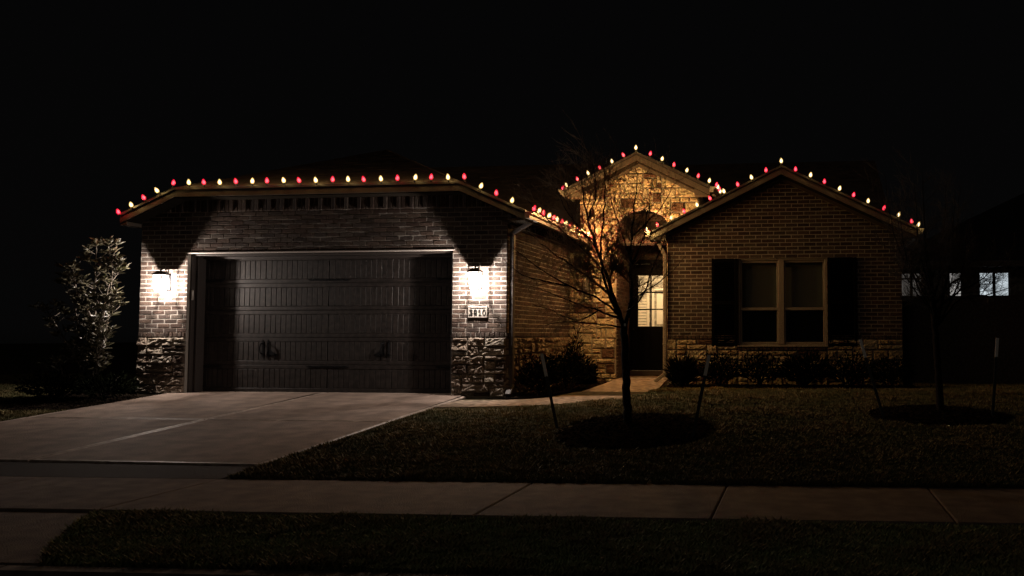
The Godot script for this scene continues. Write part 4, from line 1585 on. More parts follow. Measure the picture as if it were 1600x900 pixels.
func build_strings() -> void:
	bulb_mesh = bulb_shape()
	filament_mesh = filament_shape()
	var st := begin(true)
	lathe(st, [Vector2(0.0, -0.05), Vector2(0.014, -0.048), Vector2(0.017, -0.02), Vector2(0.018, 0.001), Vector2(0.0, 0.002)], 8)
	socket_mesh = done(st)
	var up := Vector3(0, 1, 0)
	var z := 0.41
	# garage: up the left slope, along the eave, down the right slope
	var g := []
	for p: Vector2 in [Vector2(-11.592, 3.07), Vector2(-11.36, 3.19), Vector2(-11.12, 3.31), Vector2(-10.875, 3.43)]:
		g.append([Vector3(p.x, p.y, z), Vector3(-0.35, 1, 0.1)])
	for i in 19:
		g.append([Vector3(lerpf(-10.606, -5.425, i / 18.0) + rng.randf_range(-0.012, 0.012), 3.545 + rng.randf_range(-0.008, 0.008), z), Vector3(0, 1, 0.1)])
	for p: Vector2 in [Vector2(-5.165, 3.39), Vector2(-4.895, 3.265), Vector2(-4.635, 3.14)]:
		g.append([Vector3(p.x, p.y, z), Vector3(0.35, 1, 0.1)])
	string_lights("red and white bulbs along the clipped front edge of the garage roof", g, true, {-1: 1.0})
	# along the garage gutter towards the porch; the lamps nearest the porch are the strongest
	g = []
	var court := {}
	for i in 15:
		court[i] = COURT_GAIN * (0.2 if i < 6 else 0.35 if i < 9 else 1.75)
	for i in 15:
		g.append([Vector3(-4.283, 3.012, 0.37 - 0.29 * i), Vector3(0.25, 1, 0)])
	string_lights("close row of bulbs running back along the garage gutter towards the porch", g, true, court)
	# porch gable
	g = []
	for i in 3:
		g.append([Vector3(-4.99, 4.075, -4.62 + 0.29 * i), Vector3(-0.2, 1, 0)])
	for p: Vector2 in [Vector2(-4.80, 4.085), Vector2(-4.573, 4.205), Vector2(-4.342, 4.325), Vector2(-4.098, 4.435), Vector2(-3.842, 4.56), Vector2(-3.59, 4.69), Vector2(-3.35, 4.83), Vector2(-3.055, 4.70), Vector2(-2.807, 4.585), Vector2(-2.554, 4.455), Vector2(-2.295, 4.335), Vector2(-2.055, 4.215), Vector2(-1.83, 4.11)]:
		g.append([Vector3(p.x, p.y, -3.70), Vector3(-0.3 if p.x < -3.4 else 0.3 if p.x > -3.3 else 0.0, 1, 0.1)])
	for i in 4:
		g.append([Vector3(-1.705, 4.065, -3.95 - 0.29 * i), Vector3(0.2, 1, 0)])
	string_lights("red and white bulbs outlining the stone porch gable", g, true, {-1: 1.0})
	# wing gable, starting at the back of its left eave
	g = []
	for i in 3:
		g.append([Vector3(-3.075, 3.085, -3.96 + 0.29 * i), Vector3(-0.2, 1, 0)])
	for p: Vector2 in [Vector2(-3.02, 3.06), Vector2(-2.789, 3.145), Vector2(-2.52, 3.275), Vector2(-2.255, 3.405), Vector2(-1.996, 3.53), Vector2(-1.73, 3.66), Vector2(-1.462, 3.79), Vector2(-1.19, 3.92), Vector2(-0.919, 4.055), Vector2(-0.642, 4.19), Vector2(-0.343, 4.365), Vector2(-0.068, 4.195), Vector2(0.217, 4.075), Vector2(0.487, 3.94), Vector2(0.769, 3.80), Vector2(1.037, 3.67), Vector2(1.317, 3.545), Vector2(1.606, 3.405), Vector2(1.883, 3.27), Vector2(2.14, 3.14), Vector2(2.25, 3.075)]:
		g.append([Vector3(p.x, p.y, -3.10), Vector3(-0.3 if p.x < -0.4 else 0.3 if p.x > -0.3 else 0.0, 1, 0.1)])
	string_lights("red and white bulbs outlining the gable over the shuttered window", g, true, {-1: 0.5, 0: COURT_GAIN * 1.6, 1: COURT_GAIN * 1.6, 2: COURT_GAIN * 1.3, 3: COURT_GAIN})

# ---------------------------------------------------------------- neighbour and fence
func build_neighbour() -> void:
	var o := thing("neighbour_house", "dark neighbouring house with lit windows beyond the fence", "house", Vector3(6.0, 0, -12.0))
	var at := -o.position
	var st := begin()
	var zf := -9.0
	# front wall with three window openings
	var wins := [[2.56, 3.12, 1.55, 2.60], [3.77, 4.10, 1.55, 2.60], [4.51, 5.27, 1.55, 2.60]]
	var x := 2.35
	for w in wins:
		box(st, Vector3(x, -0.3, zf - 0.2), Vector3(w[0], 2.85, zf))
		box(st, Vector3(w[0], -0.3, zf - 0.2), Vector3(w[1], w[2], zf))
		box(st, Vector3(w[0], w[3], zf - 0.2), Vector3(w[1], 2.85, zf))
		x = w[1]
	box(st, Vector3(x, -0.3, zf - 0.2), Vector3(11.0, 2.85, zf))
	box(st, Vector3(2.35, -0.3, -18.0), Vector3(2.55, 2.85, zf - 0.2))
	box(st, Vector3(10.8, -0.3, -18.0), Vector3(11.0, 2.85, zf - 0.2))
	box(st, Vector3(2.35, -0.3, -18.2), Vector3(11.0, 2.85, -18.0))
	obj("wall", done(st), M.neighbour_wall, o, at)
	st = begin()
	# hipped roof
	var e := [Vector3(2.0, 2.85, zf + 0.4), Vector3(11.4, 2.85, zf + 0.4), Vector3(11.4, 2.85, -18.6), Vector3(2.0, 2.85, -18.6)]
	var r0 := Vector3(6.6, 5.2, -13.0)
	var r1 := Vector3(6.8, 5.2, -14.0)
	quad(st, e[0], e[1], r0 + Vector3(0.2, 0, 0), r0)
	quad(st, e[2], e[3], r1, r1 + Vector3(0.1, 0, 0))
	tri(st, e[1], e[2], r1); tri(st, e[1], r1, r0)
	tri(st, e[3], e[0], r0); tri(st, e[3], r0, r1)
	quad(st, e[3], e[2], e[1], e[0])
	obj("roof", done(st), M.neighbour_roof, o, at)
	var fb := begin()
	cbox(fb, Vector3(2.0, 2.70, zf + 0.36), Vector3(11.4, 2.845, zf + 0.39), 0.004)
	obj("fascia_board", done(fb), M.fascia, o, at)
	var glows := [M.window_grey, M.window_mid, M.window_white]
	for i in 3:
		var w: Array = wins[i]
		var f := begin()
		cbox(f, Vector3(w[0], w[2], zf - 0.12), Vector3(w[0] + 0.03, w[3], zf - 0.03))
		cbox(f, Vector3(w[1] - 0.03, w[2], zf - 0.12), Vector3(w[1], w[3], zf - 0.03))
		cbox(f, Vector3(w[0] + 0.031, w[3] - 0.03, zf - 0.12), Vector3(w[1] - 0.031, w[3], zf - 0.03))
		cbox(f, Vector3(w[0] + 0.031, w[2], zf - 0.12), Vector3(w[1] - 0.031, w[2] + 0.03, zf - 0.03))
		if i != 1:
			var mx: float = (w[0] + w[1]) / 2
			cbox(f, Vector3(mx - 0.035, w[2] + 0.031, zf - 0.12), Vector3(mx + 0.035, w[3] - 0.031, zf - 0.03))
		if i == 0:
			cbox(f, Vector3(w[0] + 0.032, 2.42, zf - 0.11), Vector3(w[1] - 0.032, 2.46, zf - 0.045))
		var win := obj("window", done(f), M.black, o, at)
		var p := begin()
		quad(p, Vector3(w[0] + 0.02, w[2] + 0.02, zf - 0.09), Vector3(w[1] - 0.02, w[2] + 0.02, zf - 0.09), Vector3(w[1] - 0.02, w[3] - 0.02, zf - 0.09), Vector3(w[0] + 0.02, w[3] - 0.02, zf - 0.09))
		obj("lit_window_pane", done(p), glows[i], win)

func build_fence() -> void:
	var o := thing("wood_fence", "dark board fence between the brick house and the neighbouring house", "fence", Vector3(2.2, 0, -4.2))
	for y: float in [0.35, 1.0, 1.62]:
		obj("rail", box_mesh(Vector3(-0.15, y, -0.06), Vector3(6.6, y + 0.085, -0.022)), M.fence, o)
	for k in 4:
		obj("post", box_mesh(Vector3(-0.1 + k * 2.1, -0.1, -0.16), Vector3(-0.01 + k * 2.1, 1.75, -0.062)), M.fence, o)
	var pm := []
	for k in 4:
		var st := begin()
		piece(st, PackedVector2Array([Vector2(-0.066, 0.0), Vector2(0.066, 0.0), Vector2(0.066, 1.805), Vector2(0.06, 1.81), Vector2(-0.06, 1.81), Vector2(-0.066, 1.805)]), 0.02, 0.004, 0.002)
		pm.append(done(st))
	var x := -0.1
	while x < 6.5:
		# the boards step up towards the right
		var rise := clampf((x + 2.2 - 4.15) * 0.30, 0.0, 0.42)
		var b := obj("picket", pm[rng.randi() % 4], M.fence, o, Vector3(x, -0.02 + rng.randf_range(-0.008, 0.008), -0.021))
		b.scale = Vector3(1, 1.0 + rise / 1.81, 1)
		x += 0.1322

# ---------------------------------------------------------------- trees
func branch(st: SurfaceTool, p: Vector3, dir: Vector3, r: float, len_: float, depth: int, spread: float, twig_st: SurfaceTool) -> void:
	var n := maxi(3, int(len_ / 0.09))
	var pts := [p]
	var rad := [r]
	var q := p
	var d := dir.normalized()
	for i in n:
		d = (d + Vector3(rng.randf_range(-1, 1), rng.randf_range(-0.7, 1.0), rng.randf_range(-1, 1)) * 0.17).normalized()
		q += d * len_ / n
		pts.append(q)
		rad.append(lerpf(r, r * 0.45, float(i + 1) / n))
	tube(st if depth < 1 else twig_st, pts, rad, 6 if r > 0.01 else 4 if r > 0.004 else 3, depth < 1)
	if depth >= 4 or r < 0.0021:
		return
	var kids := rng.randi_range(5, 7) if depth < 2 else rng.randi_range(3, 5)
	for k in kids:
		var f := rng.randf_range(0.28, 0.95)
		var at: Vector3 = pts[int(f * n)]
		var side := d.cross(Vector3(rng.randf_range(-1, 1), rng.randf_range(-1, 1), rng.randf_range(-1, 1))).normalized()
		var nd := (d * 0.75 + side * spread + Vector3(0, 0.18, 0)).normalized()
		branch(st, at, nd, maxf(0.0020, r * rng.randf_range(0.52, 0.7)), len_ * rng.randf_range(0.42, 0.72), depth + 1, spread, twig_st)

func limb_along(o: Node3D, pts: Array, r0: float, r1: float, twigs: SurfaceTool, kids: int, kid_len: float, called := "branch") -> void:
	# a limb through given points with side shoots
	var curve := Curve3D.new()
	for i in pts.size():
		var a: Vector3 = pts[maxi(i - 1, 0)]
		var b: Vector3 = pts[mini(i + 1, pts.size() - 1)]
		var tng := (b - a) / 6.0
		curve.add_point(pts[i], -tng, tng)
	curve.bake_interval = 0.05
	var L := curve.get_baked_length()
	var n := maxi(4, int(L / 0.07))
	var ps := []
	var rs := []
	for i in n + 1:
		var p := curve.sample_baked(L * i / n)
		if i > 0 and i < n:
			p += Vector3(rng.randf_range(-1, 1), rng.randf_range(-1, 1), rng.randf_range(-1, 1)) * minf(0.010, r0)
		ps.append(p)
		rs.append(lerpf(r0, r1, pow(float(i) / n, 0.85)))
	var st := begin(true)
	tube(st, ps, rs, 8 if r0 > 0.02 else 6)
	for k in kids:
		var f := lerpf(0.22, 1.0, (k + rng.randf()) / kids)
		var i := mini(int(f * n), n - 1)
		var d: Vector3 = (ps[i + 1] - ps[i]).normalized()
		var side := d.cross(Vector3(rng.randf_range(-1, 1), rng.randf_range(-1, 1), rng.randf_range(-1, 1))).normalized()
		branch(st, ps[i], d * 0.7 + side * 0.85 + Vector3(0, 0.2, 0), clampf(rs[i] * 0.46, 0.0030, 0.010), kid_len * rng.randf_range(0.55, 1.1), 1, 0.8, twigs)
	obj(called, done(st), M.bark, o)

func build_trees() -> void:
	var b := Vector3(-2.2, -0.13, 3.0)
	var o := thing("bare_tree", "young bare tree staked on the lawn in front of the porch", "tree", b)
	var tw := begin(true)
	var at := func(x: float, y: float, z := 0.0) -> Vector3: return Vector3(x, y, 3.0 + z) - b
	# trunk
	limb_along(o, [at.call(-2.2, -0.16), at.call(-2.22, 0.3), at.call(-2.235, 0.72), at.call(-2.26, 1.10)], 0.058, 0.046, tw, 0, 0.3, "trunk")
	# main limbs, fanning up and out
	limb_along(o, [at.call(-2.26, 1.08), at.call(-2.37, 1.44, 0.03), at.call(-2.51, 1.86, 0.05), at.call(-2.64, 2.19, 0.02), at.call(-2.80, 2.70, -0.05), at.call(-2.87, 3.25, -0.08)], 0.034, 0.004, tw, 26, 0.60)
	limb_along(o, [at.call(-2.25, 1.09), at.call(-2.17, 1.5, -0.05), at.call(-2.20, 2.02, -0.1), at.call(-2.15, 2.6, -0.08), at.call(-2.10, 3.12, -0.1)], 0.030, 0.004, tw, 25, 0.56)
	limb_along(o, [at.call(-2.30, 1.22), at.call(-2.46, 1.62, 0.2), at.call(-2.50, 2.1, 0.3), at.call(-2.44, 2.65, 0.36), at.call(-2.46, 3.15, 0.35)], 0.022, 0.0035, tw, 24, 0.52)
	limb_along(o, [at.call(-2.36, 1.42), at.call(-2.64, 1.70, 0.1), at.call(-2.95, 1.92, 0.18), at.call(-3.2, 2.1, 0.25), at.call(-3.5, 2.36, 0.3)], 0.020, 0.003, tw, 24, 0.52)
	limb_along(o, [at.call(-2.29, 1.2), at.call(-2.62, 1.32, -0.12), at.call(-2.95, 1.42, -0.2), at.call(-3.3, 1.56, -0.3), at.call(-3.62, 1.66, -0.35)], 0.018, 0.003, tw, 17, 0.48)
	limb_along(o, [at.call(-2.31, 1.25), at.call(-2.56, 1.47, 0.25), at.call(-2.89, 1.62, 0.45), at.call(-3.25, 1.86, 0.6), at.call(-3.55, 2.1, 0.7)], 0.016, 0.003, tw, 19, 0.48)
	limb_along(o, [at.call(-2.27, 1.1), at.call(-2.6, 1.14, 0.2), at.call(-2.95, 1.16, 0.35), at.call(-3.2, 1.12, 0.4)], 0.013, 0.003, tw, 8, 0.4)
	limb_along(o, [at.call(-2.22, 1.3), at.call(-2.0, 1.5, 0.1), at.call(-1.82, 1.95, 0.14), at.call(-1.66, 2.3, 0.16)], 0.014, 0.003, tw, 7, 0.42)
	limb_along(o, [at.call(-2.2, 1.4), at.call(-1.95, 1.62, -0.2), at.call(-1.72, 1.8, -0.32), at.call(-1.5, 2.05, -0.4)], 0.012, 0.0025, tw, 6, 0.36)
	limb_along(o, [at.call(-2.6, 2.1), at.call(-2.8, 2.35, 0.1), at.call(-3.02, 2.66, 0.18), at.call(-3.12, 2.95, 0.2)], 0.012, 0.003, tw, 8, 0.42)
	limb_along(o, [at.call(-2.18, 1.9, -0.08), at.call(-2.0, 2.25, 0.05), at.call(-1.93, 2.62, 0.1), at.call(-1.86, 3.0, 0.12)], 0.013, 0.003, tw, 8, 0.4)
	limb_along(o, [at.call(-2.5, 1.8, 0.04), at.call(-2.72, 2.0, -0.2), at.call(-2.95, 2.3, -0.32), at.call(-3.05, 2.62, -0.36)], 0.013, 0.003, tw, 8, 0.42)
	for q in [[Vector3(-2.5, 1.8, 3.0), Vector3(-2.85, 2.2, 3.3), Vector3(-3.15, 2.45, 3.4), Vector3(-3.45, 2.75, 3.5)], [Vector3(-2.64, 2.19, 3.0), Vector3(-2.95, 2.5, 2.9), Vector3(-3.1, 2.85, 2.8), Vector3(-3.2, 3.15, 2.7)], [Vector3(-2.9, 1.62, 3.4), Vector3(-3.2, 1.68, 3.5), Vector3(-3.5, 1.78, 3.5), Vector3(-3.75, 2.0, 3.5)], [Vector3(-2.62, 1.32, 2.9), Vector3(-2.9, 1.2, 2.9), Vector3(-3.25, 1.32, 2.9), Vector3(-3.5, 1.4, 2.9)], [Vector3(-2.2, 2.0, 2.9), Vector3(-2.35, 2.4, 2.8), Vector3(-2.5, 2.8, 2.7), Vector3(-2.58, 3.2, 2.65)], [Vector3(-2.15, 2.3, 2.92), Vector3(-1.95, 2.5, 2.9), Vector3(-1.75, 2.72, 2.9), Vector3(-1.62, 2.98, 2.9)], [Vector3(-2.75, 2.5, 3.0), Vector3(-2.6, 2.8, 3.15), Vector3(-2.62, 3.1, 3.2), Vector3(-2.7, 3.4, 3.2)]]:
		limb_along(o, q.map(func(p: Vector3) -> Vector3: return p - b), 0.012, 0.003, tw, 19, 0.48)
	obj("twigs", done(tw), M.twig, o).set_meta("kind", "stuff")
	# a small white nursery tag on the trunk
	obj("nursery_tag", box_mesh(Vector3(-0.012, -0.018, 0.0), Vector3(0.012, 0.018, 0.004), 0.002), M.stake_white, o, at.call(-2.235, 1.13, 0.052))

	# the farther tree
	var b2 := Vector3(1.93, -0.05, 1.6)
	var o2 := thing("bare_tree", "faint bare tree standing right of the shuttered window", "tree", b2)
	var t2 := begin(true)
	var a2 := func(x: float, y: float, z := 0.0) -> Vector3: return Vector3(x, y, 1.6 + z) - b2
	limb_along(o2, [a2.call(1.93, -0.1), a2.call(1.90, 0.5), a2.call(1.86, 1.1), a2.call(1.84, 1.5)], 0.055, 0.042, t2, 0, 0.3, "trunk")
	for k in 11:
		var a := TAU * k / 11.0 + rng.randf_range(-0.3, 0.3)
		var hgt := rng.randf_range(1.1, 1.7)
		var out := rng.randf_range(0.25, 0.75)
		var s := Vector3(1.86, 1.0 + 0.06 * k, 1.6) - b2
		limb_along(o2, [s, s + Vector3(cos(a) * out * 0.4, hgt * 0.3, sin(a) * out * 0.4), s + Vector3(cos(a) * out * 0.8, hgt * 0.65, sin(a) * out * 0.8), s + Vector3(cos(a) * out, hgt * 1.25, sin(a) * out)], 0.02, 0.003, t2, 8, 0.5)
	for q in [[Vector3(-0.04, 1.25, 0), Vector3(-0.25, 1.55, 0.05), Vector3(-0.42, 1.78, 0.1), Vector3(-0.62, 2.1, 0.12)], [Vector3(-0.05, 1.4, 0), Vector3(0.2, 1.62, 0.1), Vector3(0.5, 1.78, 0.1), Vector3(0.85, 2.05, 0.1)], [Vector3(-0.05, 1.5, 0), Vector3(0.25, 1.82, -0.1), Vector3(0.62, 1.95, -0.12), Vector3(1.0, 2.0, -0.1)], [Vector3(-0.02, 1.2, 0), Vector3(0.3, 1.55, -0.1), Vector3(0.7, 1.62, -0.15), Vector3(1.05, 1.74, -0.2)], [Vector3(-0.05, 1.5, 0.0), Vector3(-0.2, 1.85, -0.1), Vector3(-0.36, 2.02, -0.1), Vector3(-0.5, 2.4, -0.1)]]:
		limb_along(o2, q, 0.02, 0.004, t2, 10, 0.5)
	obj("twigs", done(t2), M.twig_dark, o2).set_meta("kind", "stuff")

	stake(Vector3(-3.05, -0.22, 3.27), Vector3(-3.29, 0.76, 3.2), 0.30, "white-topped stake leaning left of the nearer tree")
	stake(Vector3(-1.28, -0.24, 3.75), Vector3(-1.082, 0.76, 3.7), 0.25, "white-topped stake leaning right of the nearer tree")
	stake(Vector3(1.13, -0.17, 2.0), Vector3(0.83, 0.94, 1.7), 0.27, "white-topped stake leaning left of the faint far tree")
	stake(Vector3(2.55, -0.17, 1.9), Vector3(2.66, 0.96, 1.8), 0.26, "near-upright stake right of the faint far tree")

func stake(a: Vector3, b: Vector3, white: float, label: String) -> void:
	var o := thing("tree_stake", label, "stake", a, "metal stakes beside the young trees")
	var d := (b - a).normalized()
	var L := a.distance_to(b)
	var t := Transform3D(Basis(d.cross(Vector3(0, 0, 1)).normalized() * -1.0, d, (d.cross(Vector3(0, 0, 1)).normalized() * -1.0).cross(d)), Vector3.ZERO)
	var st := begin()
	# a T-section post with studs
	box(st, Vector3(-0.019, -0.12, -0.003), Vector3(0.019, L - white - 0.001, 0.003), t)
	box(st, Vector3(-0.003, -0.12, 0.0031), Vector3(0.003, L - white - 0.001, 0.03), t)
	var y := 0.1
	while y < L - white:
		box(st, Vector3(-0.008, y, -0.010), Vector3(0.008, y + 0.012, -0.0031), t)
		y += 0.055
	obj("post", done(st), M.stake_dark, o)
	st = begin()
	box(st, Vector3(-0.02, L - white, -0.0035), Vector3(0.02, L, 0.0035), t)
	box(st, Vector3(-0.0035, L - white, 0.0036), Vector3(0.0035, L, 0.03), t)
	obj("painted_top", done(st), M.stake_white, o)

# ---------------------------------------------------------------- leafy plants
func leaf_mesh(l: float, w: float, fold := 0.25) -> ArrayMesh:
	var st := begin()
	var c0 := Vector3(0, 0, 0)
	var c1 := Vector3(0, l * 0.45, -l * 0.03)
	var c2 := Vector3(0, l, l * 0.06)
	var a := Vector3(-w / 2, l * 0.42, w * fold)
	var b := Vector3(w / 2, l * 0.42, w * fold)
	var a2 := Vector3(-w * 0.33, l * 0.75, w * fold * 0.7)
	var b2 := Vector3(w * 0.33, l * 0.75, w * fold * 0.7)
	tri(st, c0, c1, a); tri(st, c0, b, c1)
	tri(st, c1, c2, a2); tri(st, a, c1, a2)
	tri(st, c1, b2, c2); tri(st, b, b2, c1)
	return done(st)

func aim(d: Vector3, roll: float) -> Basis:
	d = d.normalized()
	var x := d.cross(Vector3(0.2, 0.9, 0.3)).normalized()
	var z := x.cross(d).normalized()
	return Basis(x, d, z) * Basis(Vector3(0, 1, 0), roll)

func build_magnolia() -> void:
	var b := Vector3(-11.85, -0.04, 0.55)
	var o := thing("magnolia_shrub", "tall leafy shrub lit by the lantern left of the garage", "shrub", b)
	var ends := []
	var stems := [
		[Vector3(0, 0, 0), Vector3(-0.02, 0.7, 0), Vector3(0.02, 1.5, 0.03), Vector3(-0.04, 2.1, 0), Vector3(0.0, 2.62, 0.02)],
		[Vector3(0.03, 0, 0.02), Vector3(0.1, 0.7, 0.06), Vector3(0.22, 1.3, 0.1), Vector3(0.3, 1.85, 0.1), Vector3(0.46, 2.28, 0.08)],
		[Vector3(0, 0.2, 0), Vector3(0.12, 0.9, -0.08), Vector3(0.16, 1.6, -0.1), Vector3(0.22, 2.1, -0.08), Vector3(0.12, 2.62, -0.08)],
		[Vector3(-0.02, 0.1, 0), Vector3(-0.14, 0.8, 0.1), Vector3(-0.26, 1.4, 0.12), Vector3(-0.36, 1.95, 0.16)],
		[Vector3(-0.05, 0.15, 0), Vector3(-0.3, 0.75, 0.1), Vector3(-0.52, 1.15, 0.2), Vector3(-0.74, 1.5, 0.22)],
		[Vector3(-0.05, 0.1, 0), Vector3(-0.35, 0.35, 0.15), Vector3(-0.62, 0.5, 0.2)],
		[Vector3(0.04, 0.3, 0), Vector3(0.2, 0.7, 0.15), Vector3(0.36, 1.05, 0.2)],
		[Vector3(0.03, 0.9, 0.05), Vector3(0.25, 1.3, 0.2), Vector3(0.4, 1.62, 0.22)],
		[Vector3(-0.05, 0.9, 0.05), Vector3(-0.28, 1.2, -0.2), Vector3(-0.42, 1.6, -0.25)],
		[Vector3(0.0, 1.3, 0.05), Vector3(-0.15, 1.75, 0.25), Vector3(-0.2, 2.2, 0.3)],
	]
	for s in stems:
		var st := begin(true)
		var rs := []
		for i in s.size():
			rs.append(lerpf(0.022, 0.007, float(i) / (s.size() - 1)))
		tube(st, s, rs, 7)
		# side shoots
		for i in range(1, s.size()):
			for k in 8:
				var f := rng.randf()
				var p: Vector3 = s[i - 1].lerp(s[i], f)
				if p.y < 0.35:
					continue
				var a := rng.randf_range(0, TAU)
				var e := p + Vector3(cos(a) * 0.16, rng.randf_range(0.08, 0.2), sin(a) * 0.16) * rng.randf_range(0.6, 1.3)
				tube(st, [p, p.lerp(e, 0.5) + Vector3(0, -0.02, 0), e], [0.006, 0.005, 0.003], 5)
				ends.append([e, (e - p).normalized()])
		ends.append([s[s.size() - 1], Vector3(0, 1, 0)])
		ends.append([s[s.size() - 1], Vector3(0, 1, 0)])
		obj("stem", done(st), M.mag_bark, o)
	var leaves := [leaf_mesh(0.135, 0.05), leaf_mesh(0.12, 0.048, 0.35), leaf_mesh(0.145, 0.052, 0.2)]
	var left := 300
	var rest: Array[Transform3D] = []
	for e in ends:
		var n := rng.randi_range(7, 11)
		for k in n:
			var a := TAU * k / n + rng.randf_range(-0.4, 0.4)
			var d: Vector3 = e[1] * rng.randf_range(0.2, 0.9) + Vector3(cos(a), rng.randf_range(-0.35, 0.35), sin(a)) * 0.8
			var p: Vector3 = e[0] - e[1] * rng.randf_range(0.0, 0.07)
			var bs := aim(d, rng.randf_range(-0.8, 0.8)).scaled_local(Vector3.ONE * rng.randf_range(0.75, 1.15))
			if left > 0 and rng.randf() < 0.3:
				left -= 1
				var lf := obj("leaf", leaves[rng.randi() % 3], M.mag_leaves[rng.randi() % 4], o, p)
				lf.basis = bs
			else:
				rest.append(Transform3D(bs, p))
	multi("foliage", leaves[0], M.mag_stuff, rest, o, func() -> Color: return Color(.07, .063, .04) * rng.randf_range(0.6, 1.6))

func shrub(label: String, at: Vector3, r: Vector3, n: int, leaf: ArrayMesh, tone: Color, spiky: bool) -> void:
	var o := thing("low_shrub", label, "shrub", at)
	var st := begin(true)
	var ts: Array[Transform3D] = []
	for k in 9:
		var a := rng.randf_range(0, TAU)
		var e := Vector3(cos(a) * r.x * 0.6, r.y * rng.randf_range(0.5, 0.9), sin(a) * r.z * 0.6)
		tube(st, [Vector3(0, -0.03, 0), e * 0.5 + Vector3(0, 0.05, 0), e], [0.012, 0.009, 0.004], 5)
	obj("stem", done(st), M.bark, o)
	var noise := FastNoiseLite.new()
	noise.seed = int(at.x * 100)
	noise.frequency = 1.3
	for i in n:
		if spiky:
			var a := rng.randf_range(0, TAU)
			var lift := rng.randf_range(0.15, 1.3)
			var d := Vector3(cos(a) * r.x, lift * r.y, sin(a) * r.z).normalized()
			var p := Vector3(cos(a) * r.x, 0, sin(a) * r.z) * rng.randf_range(0.0, 0.35) + Vector3(0, rng.randf_range(0.0, r.y * 0.55), 0)
			ts.append(Transform3D(aim(d, rng.randf_range(-0.5, 0.5)).scaled_local(Vector3.ONE * rng.randf_range(0.7, 1.3)), p))
		else:
			var d := Vector3(rng.randfn(), absf(rng.randfn()) * 1.1 - 0.25, rng.randfn()).normalized()
			var bulge := 1.0 + 0.38 * noise.get_noise_3dv(d * 2.2)
			var f := pow(rng.randf(), 0.35) * bulge
			var p := Vector3(d.x * r.x, maxf(d.y, -0.05) * r.y * 0.55 + r.y * 0.42, d.z * r.z) * Vector3(f, f, f)
			p.y = maxf(p.y, 0.03)
			ts.append(Transform3D(aim(d + Vector3(rng.randf_range(-1, 1), rng.randf_range(-0.5, 1), rng.randf_range(-1, 1)) * 0.8, rng.randf_range(-1, 1)).scaled_local(Vector3.ONE * rng.randf_range(0.7, 1.3)), p))
	multi("foliage", leaf, M.shrub, ts, o, func() -> Color: return tone * rng.randf_range(0.5, 1.5))

func build_shrubs() -> void:
	var oval := leaf_mesh(0.06, 0.028)
	var lance := leaf_mesh(0.13, 0.022, 0.3)
	var blade := leaf_mesh(0.34, 0.028, 0.3)
	var dark := Color(.005, .0065, .003)
	# in the corner by the porch
	shrub("dark rounded shrub against the garage side wall, nearest the driveway", Vector3(-4.5, 0.0, -0.75), Vector3(0.36, 0.62, 0.5), 1500, oval, dark, false)
	shrub("largest dark shrub in the porch corner bed", Vector3(-4.28, 0.02, -1.75), Vector3(0.52, 0.66, 0.6), 2200, oval, dark, false)
	shrub("dark long-leaved shrub at the porch corner next to the stone arch", Vector3(-4.18, 0.02, -2.9), Vector3(0.48, 0.58, 0.48), 1100, lance, dark, true)
	shrub("slim upright shrub in the inside corner of brick and stone walls", Vector3(-4.6, 0.03, -3.7), Vector3(0.13, 1.1, 0.13), 300, lance, dark, false)
	# under the window
	shrub("strap-leaved plant at the wing corner beside the front walk", Vector3(-2.25, 0.02, -2.65), Vector3(0.42, 0.62, 0.4), 420, blade, Color(.010, .012, .006), true)
	shrub("low shrub under the left shutter", Vector3(-1.55, 0.02, -2.8), Vector3(0.42, 0.62, 0.42), 1300, oval, dark, false)
	shrub("low shrub under the left half of the window", Vector3(-0.75, 0.02, -2.85), Vector3(0.45, 0.64, 0.42), 1400, oval, dark, false)
	shrub("low shrub under the right half of the window", Vector3(0.1, 0.02, -2.8), Vector3(0.45, 0.60, 0.42), 1400, lance, dark, false)
	shrub("low shrub under the right shutter", Vector3(0.92, 0.02, -2.85), Vector3(0.46, 0.62, 0.42), 1400, oval, dark, false)
	shrub("low shrub at the right end of the house front", Vector3(1.68, 0.02, -2.85), Vector3(0.42, 0.56, 0.42), 1300, oval, dark, false)
	# left of the garage
	shrub("low dark shrub between the magnolia and the driveway", Vector3(-11.45, -0.06, 0.75), Vector3(0.42, 0.42, 0.5), 1300, oval, dark, false)
	shrub("low dark shrub at the outer foot of the magnolia", Vector3(-12.25, -0.08, 0.9), Vector3(0.5, 0.46, 0.5), 1400, oval, dark, false)

# ---------------------------------------------------------------- grass
func tuft() -> ArrayMesh:
	var st := begin()
	for k in 6:
		var a := TAU * k / 6.0 + rng.randf_range(-0.4, 0.4)
		var d := Vector3(cos(a), 0, sin(a))
		var s := Vector3(-d.z, 0, d.x) * 0.0035
		var base := d * rng.randf_range(0.0, 0.018)
		var mid := base + d * 0.012 + Vector3(0, rng.randf_range(0.016, 0.026), 0)
		var tip := mid + d * rng.randf_range(0.008, 0.022) + Vector3(0, rng.randf_range(0.008, 0.02), 0)
		tri(st, base - s, base + s, mid + s)
		tri(st, base - s, mid + s, mid - s)
		tri(st, mid - s, mid + s, tip)
	return done(st)

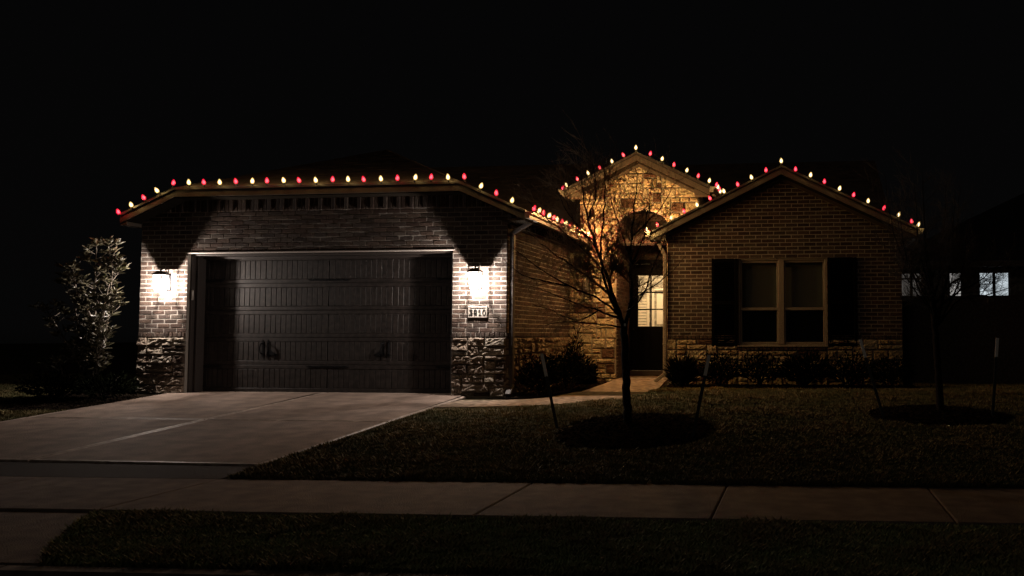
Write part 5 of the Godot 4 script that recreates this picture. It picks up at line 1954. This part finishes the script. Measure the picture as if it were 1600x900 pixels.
func build_grass() -> void:
	var m := tuft()
	var noise := FastNoiseLite.new()
	noise.frequency = 0.9
	noise.seed = 31
	var front := PackedVector2Array([Vector2(-5.46, 1.45), Vector2(-5.0, 1.37), Vector2(-4.4, 1.17), Vector2(-3.8, 0.85), Vector2(-3.3, 0.45), Vector2(-2.88, -0.08), Vector2(-2.65, -0.75), Vector2(-2.57, -1.5), Vector2(-2.5, -2.1), Vector2(-2.2, -1.93), Vector2(0.0, -1.93), Vector2(2.2, -2.08), Vector2(2.25, -4.1), Vector2(7.5, -4.1), Vector2(7.5, walk_line(7.5, 6.19)), Vector2(-5.46, walk_line(-5.46, 6.19))])
	var verge := PackedVector2Array([Vector2(-5.52, walk_line(-5.52, 7.75)), Vector2(5.0, walk_line(5, 7.75)), Vector2(5.0, walk_line(5, 9.24)), Vector2(-4.6, walk_line(-4.6, 9.24)), Vector2(-4.93, walk_line(-4.93, 8.8)), Vector2(-5.22, walk_line(-5.22, 8.3))])
	var left := PackedVector2Array([Vector2(-10.97, 6.4), Vector2(-10.97, 1.95), Vector2(-11.6, 2.25), Vector2(-12.65, 1.95), Vector2(-13.15, 0.9), Vector2(-13.1, -0.7), Vector2(-11.6, -0.95), Vector2(-11.6, -6.0), Vector2(-19.0, -6.0), Vector2(-19.0, 6.4)])
	var sets := [["lawn_grass", front, 1050.0, "short brownish lawn between the front walk and the pavement"], ["verge_grass", verge, 1700.0, "dark grass strip between the pavement and the kerb"], ["lawn_grass", left, 520.0, "patch of lawn left of the driveway"]]
	for s in sets:
		var poly: PackedVector2Array = s[1]
		var lo := poly[0]
		var hi := poly[0]
		for p in poly:
			lo = lo.min(p)
			hi = hi.max(p)
		var ts: Array[Transform3D] = []
		var tint := []
		var n := int((hi.x - lo.x) * (hi.y - lo.y) * s[2])
		for i in n:
			var p := Vector2(rng.randf_range(lo.x, hi.x), rng.randf_range(lo.y, hi.y))
			if not Geometry2D.is_point_in_polygon(p, poly):
				continue
			# leave the mulch rings clear
			if ((p - Vector2(-2.05, 3.2)) / Vector2(1.0, 1.47)).length() < 1.0 or ((p - Vector2(1.9, 1.6)) / Vector2(1.0, 1.03)).length() < 1.0:
				continue
			var nz := noise.get_noise_2d(p.x, p.y)
			var y := ground_y(p.x, p.y)
			var sc := rng.randf_range(0.55, 1.6) * (1.0 + 0.5 * nz)
			ts.append(Transform3D(Basis(Vector3(0, 1, 0), rng.randf_range(0, TAU)).scaled(Vector3(sc * 1.25, sc, sc * 1.25)), Vector3(p.x, y, p.y)))
			var dry := clampf(0.55 + nz * 0.6 + rng.randf_range(-0.35, 0.35), 0, 1)
			tint.append((Color(.22, .29, .13) if s[0] == "verge_grass" else Color(.085, .10, .042)).lerp(Color(.22, .17, .085), dry))
		var k := [0]
		var o := multi(s[0], m, M.grass, ts, self, func() -> Color:
			k[0] += 1
			return tint[k[0] - 1])
		tag(o, s[3], "grass", "", "stuff")

func build_leaf_litter() -> void:
	var leaf := leaf_mesh(0.045, 0.03, 0.3)
	var ts: Array[Transform3D] = []
	for i in 90:
		var p := Vector3(rng.randf_range(-5.0, 4.0), 0, rng.randf_range(0.9, 9.0))
		if p.z > walk_line(p.x, 6.1) and p.z < walk_line(p.x, 7.8):
			continue
		p.y = ground_y(p.x, p.z) + 0.035
		ts.append(Transform3D(Basis.from_euler(Vector3(rng.randf_range(1.0, 2.0), rng.randf_range(0, TAU), 0)), p))
	var o := multi("fallen_leaves", leaf, M.grass, ts, self, func() -> Color: return Color(.34, .26, .15) * rng.randf_range(0.5, 1.4))
	tag(o, "dry fallen leaves scattered thinly over the lawn and verge", "leaves", "", "stuff")
